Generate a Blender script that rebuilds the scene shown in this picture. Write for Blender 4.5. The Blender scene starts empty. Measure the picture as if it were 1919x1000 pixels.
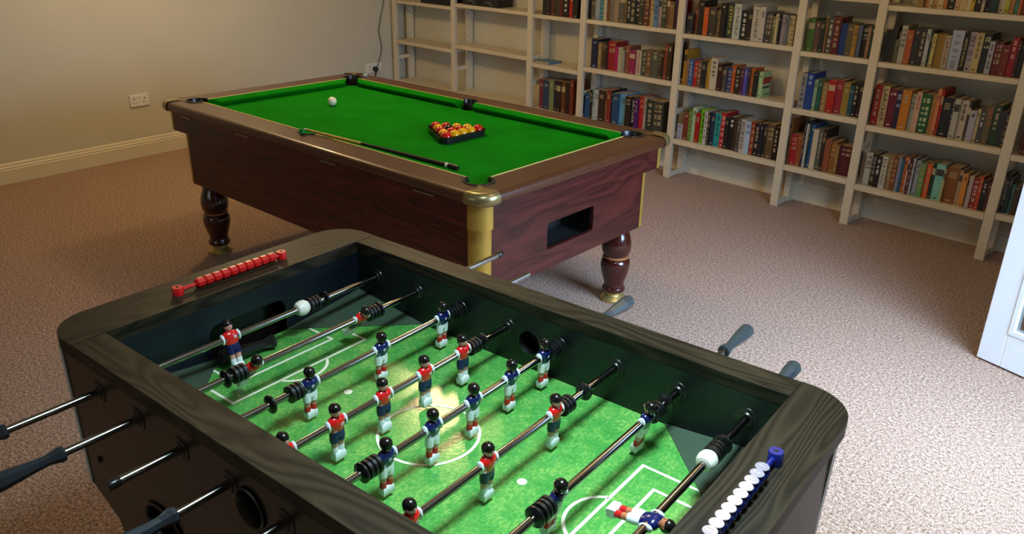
import bpy, bmesh, math, random
from mathutils import Matrix, Vector
PI=math.pi
rnd=random.Random(7)
scn=bpy.context.scene
COL=scn.collection

# ------------------------------------------------------------------ helpers
def srgb(h):
    if isinstance(h,str):
        h=h.lstrip('#'); c=[int(h[i:i+2],16)/255 for i in (0,2,4)]
    else: c=list(h)
    return tuple((x/12.92 if x<=.04045 else ((x+.055)/1.055)**2.4) for x in c)+(1.0,)

class MB:
    """collects polygons; build() links them as ONE mesh object"""
    def __init__(s): s.v=[]; s.f=[]; s.m=[]; s.s=[]; s.cur=0; s.smooth=False; s.M=Matrix.Identity(4)
    def mat(s,i,smooth=None):
        s.cur=i
        if smooth is not None: s.smooth=smooth
        return s
    def add(s,vs,fs,smooth=None):
        n=len(s.v); s.v+= [tuple(s.M@Vector(p)) for p in vs]
        for f in fs:
            s.f.append([i+n for i in f]); s.m.append(s.cur); s.s.append(s.smooth if smooth is None else smooth)
        return s
    def box(s,x0,x1,y0,y1,z0,z1):
        vs=[(x,y,z) for z in (z0,z1) for y in (y0,y1) for x in (x0,x1)]
        return s.add(vs,[(0,2,3,1),(4,5,7,6),(0,1,5,4),(2,6,7,3),(0,4,6,2),(1,3,7,5)],False)
    def loft(s,rings,cap=True,closed=True,smooth=True):
        n=len(rings[0]); vs=[p for r in rings for p in r]; fs=[]
        for i in range(len(rings)-1):
            for j in range(n if closed else n-1):
                k=(j+1)%n
                fs.append((i*n+j,i*n+k,(i+1)*n+k,(i+1)*n+j))
        s.add(vs,fs,smooth)
        if cap:
            s.add(rings[0],[tuple(range(n))[::-1]],False); s.add(rings[-1],[tuple(range(n))],False)
        return s
    def lathe(s,prof,c=(0,0,0),axis='z',n=24,cap=True,smooth=True,sx=1,sy=1):
        rings=[]
        for r,h in prof:
            ring=[]
            for k in range(n):
                a=2*PI*k/n; p=(r*math.cos(a)*sx,r*math.sin(a)*sy)
                if axis=='z': q=(c[0]+p[0],c[1]+p[1],c[2]+h)
                elif axis=='y': q=(c[0]+p[1],c[1]+h,c[2]+p[0])
                else: q=(c[0]+h,c[1]+p[0],c[2]+p[1])
                ring.append(q)
            rings.append(ring)
        return s.loft(rings,cap,True,smooth)
    def sphere(s,c,r,n=16,m=10,sx=1,sy=1,sz=1,t0=0,t1=PI):
        prof=[]
        for i in range(m+1):
            t=t0+(t1-t0)*i/m
            prof.append((max(r*math.sin(t),1e-5),-r*math.cos(t)*sz))
        return s.lathe(prof,c,'z',n,True,True,sx,sy)
    def tube(s,pts,r,n=8,cap=True):
        rings=[]
        for i,p in enumerate(pts):
            p=Vector(p); a=Vector(pts[max(i-1,0)]); b=Vector(pts[min(i+1,len(pts)-1)])
            d=(b-a).normalized(); u=d.orthogonal().normalized() if abs(d.z)>.95 else d.cross(Vector((0,0,1))).normalized()
            w=d.cross(u).normalized(); rr=r[i] if isinstance(r,(list,tuple)) else r
            rings.append([tuple(p+u*rr*math.cos(2*PI*k/n)+w*rr*math.sin(2*PI*k/n)) for k in range(n)])
        return s.loft(rings,cap)
    def prism(s,loops,h0,h1,plane='xy',caps=True):
        """extrude a polygon (first loop) with holes (others) between h0 and h1 along the axis normal to plane"""
        def P(a,b,h): return {'xy':(a,b,h),'xz':(a,h,b),'yz':(h,a,b)}[plane]
        bm=bmesh.new(); es=[]
        for lp in loops:
            vv=[bm.verts.new((a,b,0)) for a,b in lp]
            for i in range(len(vv)): es.append(bm.edges.new((vv[i],vv[(i+1)%len(vv)])))
        bmesh.ops.triangle_fill(bm,use_beauty=True,use_dissolve=False,edges=es)
        bm.verts.index_update(); bm.normal_update()
        for f in bm.faces:
            if f.normal.z<0: f.normal_flip()
        vs=[(v.co.x,v.co.y) for v in bm.verts]; fs=[tuple(v.index for v in f.verts) for f in bm.faces]
        bm.free()
        if caps:
            s.add([P(a,b,h1) for a,b in vs],fs,False)
            s.add([P(a,b,h0) for a,b in vs],[f[::-1] for f in fs],False)
        for lp in loops:
            n=len(lp)
            s.add([P(a,b,h0) for a,b in lp]+[P(a,b,h1) for a,b in lp],[(i,(i+1)%n,n+(i+1)%n,n+i) for i in range(n)],False)
        return s
    def build(s,name,mats,parent=None,loc=(0,0,0),rotz=0,bevel=0,recalc=True,sharp=35):
        me=bpy.data.meshes.new(name); me.from_pydata(s.v,[],s.f)
        if not isinstance(mats,(list,tuple)): mats=[mats]
        for m in mats: me.materials.append(m)
        me.polygons.foreach_set('material_index',s.m); me.polygons.foreach_set('use_smooth',s.s)
        if recalc:
            bm=bmesh.new(); bm.from_mesh(me); bmesh.ops.recalc_face_normals(bm,faces=bm.faces); bm.to_mesh(me); bm.free()
        me.update()
        if any(s.s): me.set_sharp_from_angle(angle=math.radians(sharp))
        ob=bpy.data.objects.new(name,me); COL.objects.link(ob)
        ob.location=loc; ob.rotation_euler=(0,0,rotz)
        if parent: ob.parent=parent
        if bevel:
            md=ob.modifiers.new('bevel','BEVEL'); md.width=bevel; md.segments=2; md.limit_method='ANGLE'
        return ob
def tag(o,label,cat,group=None):
    o['label']=label; o['category']=cat
    if group: o['group']=group
    return o
def thing(name,label,cat,loc=(0,0,0),rotz=0,group=None):
    o=bpy.data.objects.new(name,None); COL.objects.link(o); o.empty_display_size=.1
    o.location=loc; o.rotation_euler=(0,0,rotz)
    return tag(o,label,cat,group)
def struct(o): o['kind']='structure'; return o
_tc={}
def text(body,res=1):
    """flat lettering mesh: (verts2d, faces) centred, cap height about 0.7"""
    if body not in _tc:
        cu=bpy.data.curves.new('lettering','FONT'); cu.body=body; cu.align_x='CENTER'; cu.align_y='CENTER'; cu.resolution_u=res; cu.size=1
        ob=bpy.data.objects.new('lettering',cu); me=ob.to_mesh()
        vs=[(v.co.x,v.co.y) for v in me.vertices]; fs=[tuple(p.vertices) for p in me.polygons]
        ob.to_mesh_clear(); bpy.data.objects.remove(ob); bpy.data.curves.remove(cu)
        xs=[a for a,_ in vs] or [0]; ys=[b for _,b in vs] or [0]
        cx=(min(xs)+max(xs))/2; cy=(min(ys)+max(ys))/2
        vs=[(a-cx,b-cy) for a,b in vs]
        _tc[body]=(vs,fs,max(xs)-min(xs),max(ys)-min(ys))
    return _tc[body]

# ------------------------------------------------------------------ materials
def nodes(name):
    m=bpy.data.materials.new(name); m.use_nodes=True; nt=m.node_tree
    return m,nt,nt.nodes['Principled BSDF']
def N(nt,t,**k):
    n=nt.nodes.new(t)
    for a,b in k.items():
        if a in n.inputs: n.inputs[a].default_value=b
        else: setattr(n,a,b)
    return n
def plain(name,col,rough=.5,metal=0,coat=0,var=.06,scale=14,spec=.5,bump=0,bscale=200):
    """one colour with a faint procedural mottling"""
    m,nt,b=nodes(name); L=nt.links.new
    tc=N(nt,'ShaderNodeTexCoord'); nz=N(nt,'ShaderNodeTexNoise',Scale=scale,Detail=3.0)
    L(tc.outputs['Object'],nz.inputs['Vector'])
    mx=N(nt,'ShaderNodeMix',data_type='RGBA'); c=srgb(col)
    mx.inputs[6].default_value=tuple(x*(1-var) for x in c[:3])+(1,); mx.inputs[7].default_value=tuple(min(1,x*(1+var)) for x in c[:3])+(1,)
    L(nz.outputs['Fac'],mx.inputs[0]); L(mx.outputs[2],b.inputs['Base Color'])
    b.inputs['Roughness'].default_value=rough; b.inputs['Metallic'].default_value=metal; b.inputs['Coat Weight'].default_value=coat
    b.inputs['Specular IOR Level'].default_value=spec
    if bump:
        n2=N(nt,'ShaderNodeTexNoise',Scale=bscale,Detail=2.0); L(tc.outputs['Object'],n2.inputs['Vector'])
        bp=N(nt,'ShaderNodeBump',Strength=bump,Distance=.002); L(n2.outputs['Fac'],bp.inputs['Height']); L(bp.outputs['Normal'],b.inputs['Normal'])
    return m
def wood(name,dark,light,rough=.35,axis='x',scale=3.0,stretch=14,coat=0,rings=0,bump=.05,spec=.5,lo=.35,hi=.7,rmix=.25):
    m,nt,b=nodes(name); L=nt.links.new
    tc=N(nt,'ShaderNodeTexCoord'); mp=N(nt,'ShaderNodeMapping')
    sc={'x':(1,stretch,stretch),'y':(stretch,1,stretch),'z':(stretch,stretch,1)}[axis]
    mp.inputs['Scale'].default_value=sc; L(tc.outputs['Object'],mp.inputs['Vector'])
    nz=N(nt,'ShaderNodeTexNoise',Scale=scale,Detail=8.0,Roughness=.62,Distortion=.6); L(mp.outputs['Vector'],nz.inputs['Vector'])
    fine=N(nt,'ShaderNodeTexNoise',Scale=scale*2.2,Detail=6.0,Roughness=.7); mpf=N(nt,'ShaderNodeMapping'); mpf.inputs['Scale'].default_value=tuple(1 if q==1 else q*3.2 for q in sc)
    L(tc.outputs['Object'],mpf.inputs['Vector']); L(mpf.outputs['Vector'],fine.inputs['Vector'])
    mxf=N(nt,'ShaderNodeMix',data_type='FLOAT'); mxf.inputs[0].default_value=.45; L(nz.outputs['Fac'],mxf.inputs[2]); L(fine.outputs['Fac'],mxf.inputs[3])
    src=mxf.outputs[0]
    if rings:
        big=N(nt,'ShaderNodeTexNoise',Scale=1.5,Detail=2.0,Roughness=.4,Distortion=.3); mp2=N(nt,'ShaderNodeMapping'); mp2.inputs['Scale'].default_value=tuple(.8 if q==1 else 4.5 for q in sc)
        L(tc.outputs['Object'],mp2.inputs['Vector']); L(mp2.outputs['Vector'],big.inputs['Vector'])
        ma=N(nt,'ShaderNodeMath',operation='MULTIPLY'); ma.inputs[1].default_value=rings; L(big.outputs['Fac'],ma.inputs[0])
        fr=N(nt,'ShaderNodeMath',operation='PINGPONG'); fr.inputs[1].default_value=1; L(ma.outputs[0],fr.inputs[0])
        mm=N(nt,'ShaderNodeMix',data_type='FLOAT'); mm.inputs[0].default_value=rmix; L(src,mm.inputs[2]); L(fr.outputs[0],mm.inputs[3]); src=mm.outputs[0]
    cr=N(nt,'ShaderNodeValToRGB'); cr.color_ramp.elements[0].position=lo; cr.color_ramp.elements[1].position=hi
    cr.color_ramp.elements[0].color=srgb(dark); cr.color_ramp.elements[1].color=srgb(light)
    L(src,cr.inputs['Fac']); L(cr.outputs['Color'],b.inputs['Base Color'])
    b.inputs['Roughness'].default_value=rough; b.inputs['Coat Weight'].default_value=coat; b.inputs['Specular IOR Level'].default_value=spec
    if bump:
        bp=N(nt,'ShaderNodeBump',Strength=bump,Distance=.002); L(src,bp.inputs['Height']); L(bp.outputs['Normal'],b.inputs['Normal'])
    return m
def carpet_mat():
    m,nt,b=nodes('carpet'); L=nt.links.new
    tc=N(nt,'ShaderNodeTexCoord')
    n1=N(nt,'ShaderNodeTexNoise',Scale=90.0,Detail=5.0,Roughness=.8); n2=N(nt,'ShaderNodeTexNoise',Scale=300.0,Detail=2.0); n3=N(nt,'ShaderNodeTexNoise',Scale=3.0,Detail=2.0)
    for n in (n1,n2,n3): L(tc.outputs['Object'],n.inputs['Vector'])
    ad=N(nt,'ShaderNodeMix',data_type='FLOAT'); ad.inputs[0].default_value=.45; L(n1.outputs['Fac'],ad.inputs[2]); L(n2.outputs['Fac'],ad.inputs[3])
    cr=N(nt,'ShaderNodeValToRGB'); e=cr.color_ramp.elements
    e[0].position=.40; e[0].color=srgb('3e2b1e'); e[1].position=.60; e[1].color=srgb('d8bba4')
    x=e.new(.47); x.color=srgb('80624b'); x=e.new(.53); x.color=srgb('b08f77')
    L(ad.outputs[0],cr.inputs['Fac'])
    mx=N(nt,'ShaderNodeMix',data_type='RGBA',blend_type='MULTIPLY'); mx.inputs[0].default_value=.25
    L(cr.outputs['Color'],mx.inputs[6]); L(n3.outputs['Color'],mx.inputs[7]); 
    L(cr.outputs['Color'],b.inputs['Base Color'])
    b.inputs['Roughness'].default_value=.95; b.inputs['Specular IOR Level'].default_value=.1; b.inputs['Sheen Weight'].default_value=.15
    bp=N(nt,'ShaderNodeBump',Strength=.5,Distance=.006); L(ad.outputs[0],bp.inputs['Height']); L(bp.outputs['Normal'],b.inputs['Normal'])
    return m
def felt_mat():
    m,nt,b=nodes('green_felt'); L=nt.links.new
    tc=N(nt,'ShaderNodeTexCoord'); n1=N(nt,'ShaderNodeTexNoise',Scale=420.0,Detail=2.0); n2=N(nt,'ShaderNodeTexNoise',Scale=6.0,Detail=4.0)
    L(tc.outputs['Object'],n1.inputs['Vector']); L(tc.outputs['Object'],n2.inputs['Vector'])
    ad=N(nt,'ShaderNodeMix',data_type='FLOAT'); ad.inputs[0].default_value=.5; L(n1.outputs['Fac'],ad.inputs[2]); L(n2.outputs['Fac'],ad.inputs[3])
    cr=N(nt,'ShaderNodeValToRGB'); cr.color_ramp.elements[0].position=.3; cr.color_ramp.elements[1].position=.7
    cr.color_ramp.elements[0].color=(.002,.14,.002,1); cr.color_ramp.elements[1].color=(.005,.25,.005,1)
    L(ad.outputs[0],cr.inputs['Fac']); L(cr.outputs['Color'],b.inputs['Base Color'])
    b.inputs['Roughness'].default_value=.95; b.inputs['Specular IOR Level'].default_value=.05
    return m
def pitch_mat():
    m,nt,b=nodes('printed_grass'); L=nt.links.new
    tc=N(nt,'ShaderNodeTexCoord'); mp=N(nt,'ShaderNodeMapping'); mp.inputs['Scale'].default_value=(1,.6,1); L(tc.outputs['Object'],mp.inputs['Vector'])
    n1=N(nt,'ShaderNodeTexNoise',Scale=170.0,Detail=4.0,Roughness=.7); n2=N(nt,'ShaderNodeTexNoise',Scale=22.0,Detail=4.0,Roughness=.65)
    L(mp.outputs['Vector'],n1.inputs['Vector']); L(tc.outputs['Object'],n2.inputs['Vector'])
    cr=N(nt,'ShaderNodeValToRGB'); e=cr.color_ramp.elements; e[0].position=.3; e[0].color=srgb('2a7a32'); e[1].position=.72; e[1].color=srgb('98bc60'); x=e.new(.5); x.color=srgb('4e9846')
    mf=N(nt,'ShaderNodeMix',data_type='FLOAT'); mf.inputs[0].default_value=.42; L(n1.outputs['Fac'],mf.inputs[2]); L(n2.outputs['Fac'],mf.inputs[3])
    L(mf.outputs[0],cr.inputs['Fac']); L(cr.outputs['Color'],b.inputs['Base Color'])
    b.inputs['Roughness'].default_value=.13; b.inputs['Specular IOR Level'].default_value=.6
    bp=N(nt,'ShaderNodeBump',Strength=.3,Distance=.001); L(n1.outputs['Fac'],bp.inputs['Height']); L(bp.outputs['Normal'],b.inputs['Normal'])
    return m
def glass_mat():
    m,nt,b=nodes('clear_glass')
    tc=N(nt,'ShaderNodeTexCoord'); nz=N(nt,'ShaderNodeTexNoise',Scale=4.0); nt.links.new(tc.outputs['Object'],nz.inputs['Vector'])
    mr=N(nt,'ShaderNodeMapRange'); mr.inputs[3].default_value=.0; mr.inputs[4].default_value=.03; nt.links.new(nz.outputs['Fac'],mr.inputs[0]); nt.links.new(mr.outputs[0],b.inputs['Roughness'])
    b.inputs['Base Color'].default_value=(.9,.95,.95,1); b.inputs['Transmission Weight'].default_value=1; b.inputs['IOR'].default_value=1.45
    return m

CARPET=carpet_mat(); FELT=felt_mat(); PITCH=pitch_mat(); GLASS=glass_mat()
WALL=plain('cream_wall_paint','c8c4b0',.85,var=.05,scale=3,spec=.2)
CEIL=plain('ceiling_paint','d8d2c0',.9,var=.02,spec=.1)
SKIRT=plain('cream_gloss_paint','d8d0b6',.5,var=.03,scale=5)
SHELFP=plain('cream_shelf_paint','d0c6ac',.45,var=.04,scale=6)
SHELFT=wood('worn_cream_shelf','c6b898','d8ceb4',.5,'x',2.5,8,bump=0)
HOLE=plain('dark_hole','12100e',.8)
WHITEP=plain('white_plastic','e4e0d4',.35,var=.02)
DOORP=plain('white_door_paint','e6e8e6',.4,var=.02,scale=4)
MAHOG=wood('mahogany_panel','1a0705','682216',.34,'x',2.0,14,coat=.04,rings=18,bump=.01,lo=.3,hi=.72,rmix=.2,spec=.35)
MAHOGE=wood('mahogany_end_panel','1c0908','5a2620',.32,'y',1.6,18,coat=.1,rings=20,bump=.01,lo=.27,hi=.75,rmix=.2,spec=.4)
RAILW=wood('brown_rail_laminate','3a1e0e','5c341a',.36,'x',4,16,coat=.15,bump=.02)
LEGW=plain('dark_turned_mahogany','3a120c',.16,coat=.6,var=.15,scale=9)
BRASS=plain('aged_brass','c4aa68',.35,.75,var=.15,scale=12)
BRASSP=plain('gold_anodised_strip','b8923e',.38,.5,var=.06,scale=8)
BRASSC=plain('dull_brass_cap','96885c',.3,.75,var=.12,scale=18)
RINGW=plain('pale_wood_ring','9a6238',.35)
TRIMY=plain('pale_yellow_strip','d8c878',.5)
BLACKP=plain('black_plastic','141414',.3,var=.1)
BLACKR=plain('black_rubber','0c0c0c',.42,var=.1)
DARK=plain('deep_shadow_black','050505',.8)
CHROME=plain('chrome','9a9894',.16,1.0,var=.03)
STEEL=plain('brushed_steel','8a847c',.35,1.0,var=.05)
ASH=wood('black_ash_top','100d09','342d20',.48,'y',2.4,10,rings=46,bump=.12,coat=0,lo=.22,hi=.85,rmix=.5,spec=.2)
ASHX=wood('black_ash_side_top','100d09','342d20',.48,'x',2.4,10,rings=46,bump=.12,coat=0,lo=.22,hi=.85,rmix=.5,spec=.2)
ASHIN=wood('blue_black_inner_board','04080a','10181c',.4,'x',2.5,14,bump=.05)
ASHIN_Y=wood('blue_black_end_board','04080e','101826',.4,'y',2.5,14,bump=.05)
ASHOUT=wood('dark_brown_cabinet_panel','0c0907','1b1410',.3,'x',2.5,12,bump=.03)
GREYTRIM=plain('grey_edge_strip','a8b4b6',.4)
LITEND=plain('daylit_end_panel','2c2a28',.45,var=.1,bump=.1,bscale=300)  # right end only: daylight on the panel painted in as a greyer tone
RAMP=plain('smoky_green_plastic','3c4c3c',.4,var=.05)
LINE=plain('pitch_white','e6e4d0',.4)
HANDLE=plain('charcoal_grip','20262c',.3,var=.08)
HANDLEF=plain('charcoal_grip_sheen','3a4244',.3,.1,var=.05)  # far grips: dark plastic lightened, reflected daylight put into the colour
REDP=plain('red_bead_plastic','c8140f',.35)
BLUEP=plain('blue_bead_plastic','0d1e70',.2,coat=.4)
P_SKIN=plain('figure_skin','d09488',.3); P_SKIN2=plain('figure_tan_skin','b4704c',.3)
P_HAIR=plain('figure_black_hair','120f0e',.22); P_RED=plain('figure_red_shirt','d01818',.22,coat=.3); P_BLUE=plain('figure_blue_shirt','0e1850',.22,coat=.3)
P_WHITE=plain('figure_white','e0e8e8',.28); P_NAVY=plain('figure_navy_shorts','161c4c',.28); P_SOCK=plain('figure_red_sock','c01c1c',.3)
PAGES=plain('book_pages','b09c78',.9,var=.12,scale=60)
BALLR=plain('red_ball','c01008',.08,coat=.5,var=.02); BALLY=plain('yellow_ball','e0a008',.08,coat=.5,var=.02); BALLB=plain('black_ball','080808',.08,coat=.5); BALLW=plain('cream_cue_ball','e8e0c4',.1,coat=.4,var=.02)
CUEW=wood('pale_ash_cue','c09040','e0b868',.3,'x',6,20,bump=0); CHALK=plain('green_chalk','1c7a30',.9); CHALKW=plain('pale_chalk_paper','b8ccb0',.8)

# ------------------------------------------------------------------ camera
CAMF=1504.5443; CY=-19.2867
yaw,pit,rol=-0.7820903,-0.3915345,0.0204463
fwd0=Vector((math.sin(yaw),math.cos(yaw),0)); r0=Vector((math.cos(yaw),-math.sin(yaw),0)); u0=Vector((0,0,1))
fwd=fwd0*math.cos(pit)+u0*math.sin(pit); up=u0*math.cos(pit)-fwd0*math.sin(pit)
right=r0*math.cos(rol)+up*math.sin(rol); up2=up*math.cos(rol)-r0*math.sin(rol)
cd=bpy.data.cameras.new('camera'); cam=bpy.data.objects.new('camera',cd); COL.objects.link(cam)
cam.matrix_world=Matrix(((right.x,up2.x,-fwd.x,0),(right.y,up2.y,-fwd.y,0),(right.z,up2.z,-fwd.z,1.7085),(0,0,0,1)))
cd.sensor_width=36; cd.lens=CAMF*36/1919; cd.shift_y=CY/1919; cd.clip_start=.05; scn.camera=cam

# ------------------------------------------------------------------ room shell
YB=5.118; YS=YB-.247; HC=2.5
def lwx(y): return -6.0373-.1129*y
mb=MB(); mb.add([(-8,-3,0),(2.5,-3,0),(2.5,5.4,0),(-8,5.4,0)],[(0,1,2,3)]); struct(mb.build('floor',CARPET,recalc=False))
mb=MB(); mb.box(-8,2.5,-3,5.4,HC,HC+.1); struct(mb.build('ceiling',CEIL))
mb=MB(); mb.box(-7.2,.2,YB,YB+.12,0,HC); struct(mb.build('wall_back',WALL))
def wall_left_part(z0,z1,t0,t1,name,m):
    y0,y1=-2.6,YB+.05
    mb=MB(); vs=[]
    for z in (z0,z1): vs+=[(lwx(y0)+t1,y0,z),(lwx(y1)+t1,y1,z),(lwx(y1)+t0,y1,z),(lwx(y0)+t0,y0,z)]
    mb.add(vs,[(3,2,1,0),(4,5,6,7),(0,1,5,4),(1,2,6,5),(2,3,7,6),(3,0,4,7)]); return struct(mb.build(name,m))
wall_left_part(0,HC,-.12,0,'wall_left',WALL)
def board_profile(): return [(0,0),(.018,0),(.018,.095),(.013,.1),(.016,.108),(.009,.118),(.009,.128),(.003,.138),(0,.14)]
def baseboard(name,p0,p1,nrm):
    p0=Vector(p0);p1=Vector(p1);nrm=Vector(nrm).normalized(); mb=MB()
    r=[[tuple(q+nrm*d+Vector((0,0,z))) for d,z in board_profile()] for q in (p0,p1)]
    mb.loft(r,True,True,False); return struct(mb.build(name,SKIRT))
baseboard('baseboard_left',(lwx(-2.5),-2.5,0),(lwx(YB),YB,0),(1,.1129,0))
baseboard('baseboard_back',(-6.58,YB,0),(.05,YB,0),(0,-1,0))
# right wall: a short run behind the open door, the door opening, then it steps back behind the camera
mb=MB(); mb.box(.08,.2,3.5,YB,0,HC); mb.box(.08,.2,1.35,3.5,2.1,HC); mb.box(.08,.2,1.2,1.35,0,HC); mb.box(.2,2.1,1.2,1.32,0,HC); mb.box(2.0,2.12,-2.6,1.2,0,HC)
struct(mb.build('wall_right',WALL))
mb=MB(); mb.box(.075,.205,3.455,3.5,0,2.1); mb.box(.075,.205,1.35,1.395,0,2.1); mb.box(.075,.205,1.35,3.5,2.06,2.1); struct(mb.build('trim_1',DOORP))
mb=MB(); mb.box(-6.0,2.1,-2.72,-2.6,0,.9); mb.box(-6.0,2.1,-2.72,-2.6,2.2,HC); mb.box(-6.0,-3.6,-2.72,-2.6,.9,2.2); mb.box(-1.0,2.1,-2.72,-2.6,.9,2.2); struct(mb.build('wall_front',WALL))
mb=MB()
for a,b,c,d in ((-3.6,-1.0,.9,.96),(-3.6,-1.0,2.14,2.2),(-3.6,-3.54,.9,2.2),(-1.06,-1.0,.9,2.2),(-2.33,-2.27,.9,2.2)): mb.box(a,b,-2.7,-2.62,c,d)
w1=struct(mb.build('window_1',DOORP))
mb=MB(); mb.box(-3.55,-1.05,-2.665,-2.66,.95,2.15); mb.build('window_pane',GLASS,w1)
# open glazed door leaf on the right
DP=Vector((-.7285,3.6468,0)); DA=math.atan2(-.0467,.1898); W=.82
d1=struct(thing('door_1','white glazed door leaf standing open at the right edge','door',(DP.x,DP.y,0),DA)); del d1['category']; del d1['label']
mb=MB(); T=.022
mb.box(0,.1,-T,T,.008,2.03); mb.box(W-.1,W,-T,T,.008,2.03); mb.box(.1,W-.1,-T,T,.008,.165); mb.box(.1,W-.1,-T,T,1.93,2.03); mb.build('door_leaf',DOORP,d1,bevel=.003)
mb=MB()
for a,b,c,d in ((.1,.118,.165,1.93),(W-.118,W-.1,.165,1.93),(.118,W-.118,.165,.183),(.118,W-.118,1.912,1.93)): mb.box(a,b,-T-.004,T+.004,c,d)
for zz in (.6,1.03,1.46): mb.box(.118,W-.118,-T+.004,T-.004,zz,zz+.022)
mb.box(W/2-.011,W/2+.011,-T+.004,T-.004,.183,1.912); mb.build('glazing_bead',DOORP,d1)
mb=MB(); mb.box(.105,W-.105,-.003,.003,.17,1.925); mb.build('door_glass',GLASS,d1)
mb=MB(); mb.lathe([(.022,0),(.022,.006)],(.05,-T-.006,1.0),'y',16); mb.tube([(.05,-T-.006,1.0),(.05,-T-.05,1.0),(.06,-T-.055,1.0),(.15,-T-.055,1.0)],.009,10); mb.build('door_handle',BRASS,d1)

# ------------------------------------------------------------------ wall sockets and cable
NL=Vector((1,.1129,0)).normalized(); AL=math.atan2(-NL.x,NL.y)  # along-wall axis
def on_left(y,z,out=0): return Vector((lwx(y),y,z))+NL*out
def socket(y,z,label,w=.15,h=.088):
    t=thing('wall_socket',label,'socket',on_left(y,z),math.atan2(NL.y,NL.x),'white double wall sockets')
    mb=MB(); mb.box(0,.012,-w/2,w/2,-h/2,h/2); mb.build('face_plate',WHITEP,t,bevel=.003)
    for s in (-1,1):
        mb=MB(); mb.box(.012,.0135,s*w*.27-.004,s*w*.27+.004,.008,.02); 
        for k in (-1,1): mb.box(.012,.0135,s*w*.27+k*.011-.003,s*w*.27+k*.011+.003,-.018,-.012)
        mb.build('pin_slot',DARK,t)
        mb=MB(); mb.box(.012,.017,s*w*.27-s*.03-.006,s*w*.27-s*.03+.006,.016,.034); mb.build('rocker_switch',WHITEP,t,bevel=.001)
    return t
socket(2.287,.428,'white double socket alone on the cream left wall')
socket(4.64,.402,'white socket by the corner with a black plug in it',.2)
t=thing('power_cord','thin black cable with plug running up the wall by the shelves','cord',on_left(4.64,.39))
o=on_left(4.64,.39)
mb=MB(); pts=[(4.64,.372),(4.675,.41),(4.70,.45),(4.735,.53),(4.745,.60),(4.725,.68),(4.715,.74),(4.735,.83),(4.77,.93),(4.795,1.02),(4.81,1.15),(4.805,1.4),(4.81,1.9),(4.80,2.45)]
mb.tube([on_left(a,b,.042 if i==0 else .012)-o for i,(a,b) in enumerate(pts)],.0035,6); mb.build('cable',BLACKP,t)
mb=MB(); mb.M=Matrix.Rotation(math.atan2(NL.y,NL.x),4,'Z'); mb.lathe([(.024,.013),(.026,.03),(.02,.05),(.012,.056)],(0,0,.0),'x',14); mb.tube([(.035,0,-.02),(.035,-.005,-.045),(.03,-.006,-.07)],.006,8); mb.build('plug',BLACKP,t)

# ------------------------------------------------------------------ bookcase
POST=[-6.52,-5.65,-4.692,-4.13,-3.25,-2.378,-1.896,-1.104,-.25]
BAYZ=[(.274,.655,1.025,1.4),(.285,.703,1.056,1.42),(.29,.661,1.048,1.4),(.295,.698,1.055,1.42),(.295,.684,1.037,1.39),(.289,.663,1.018,1.36),(.268,.639,1.012,1.328,1.66),(.286,.62,1.0,1.33)]
bc=thing('bookcase','long cream painted shelving run along the back wall','bookcase',((POST[0]+POST[-1])/2,YS+.12,0))
BX,BY=bc.location.x,bc.location.y
PH=2.05
for i,x in enumerate(POST):
    x-=BX; y0=YS-BY; y1=YB-.02-BY
    mb=MB(); mb.box(x-.026,x+.026,y0,y0+.022,0,PH); mb.box(x-.004,x+.018,y0+.022,y0+.04,0,PH)
    u=mb.build('upright',SHELFP,bc,bevel=.002)
    mb=MB(); mb.box(x-.02,x+.02,y1-.06,y1,.0,PH)
    mb.mat(1)
    for s in (-1,1):
        for c in range(2):
            for k in range(int((PH-.1)/.05)):
                z=.06+k*.05+(.025 if c else 0); yy=y1-.045+c*.028; r=.0042
                mb.add([(x+s*.0206,yy+r*math.cos(a*PI/3),z+r*math.sin(a*PI/3)) for a in range(6)],[tuple(range(6))])
    mb.build('perforated_rear_post',[SHELFP,HOLE],u,recalc=False)
    for z in (.0,.468,1.3):
        mb=MB(); mb.box(x-.008,x+.012,y0+.03,y1-.05,z,z+.036); mb.build('cross_bracket',SHELFP,u)
for b,zs in enumerate(BAYZ):
    for z in zs:
        th=.036 if z<.4 else (.034 if z<.9 else .029)
        mb=MB(); mb.box(POST[b]+.027-BX,POST[b+1]-.027-BX,YS+.002-BY,YB-.024-BY,z-th,z); mb.build('shelf',SHELFT,bc,bevel=.003)

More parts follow.
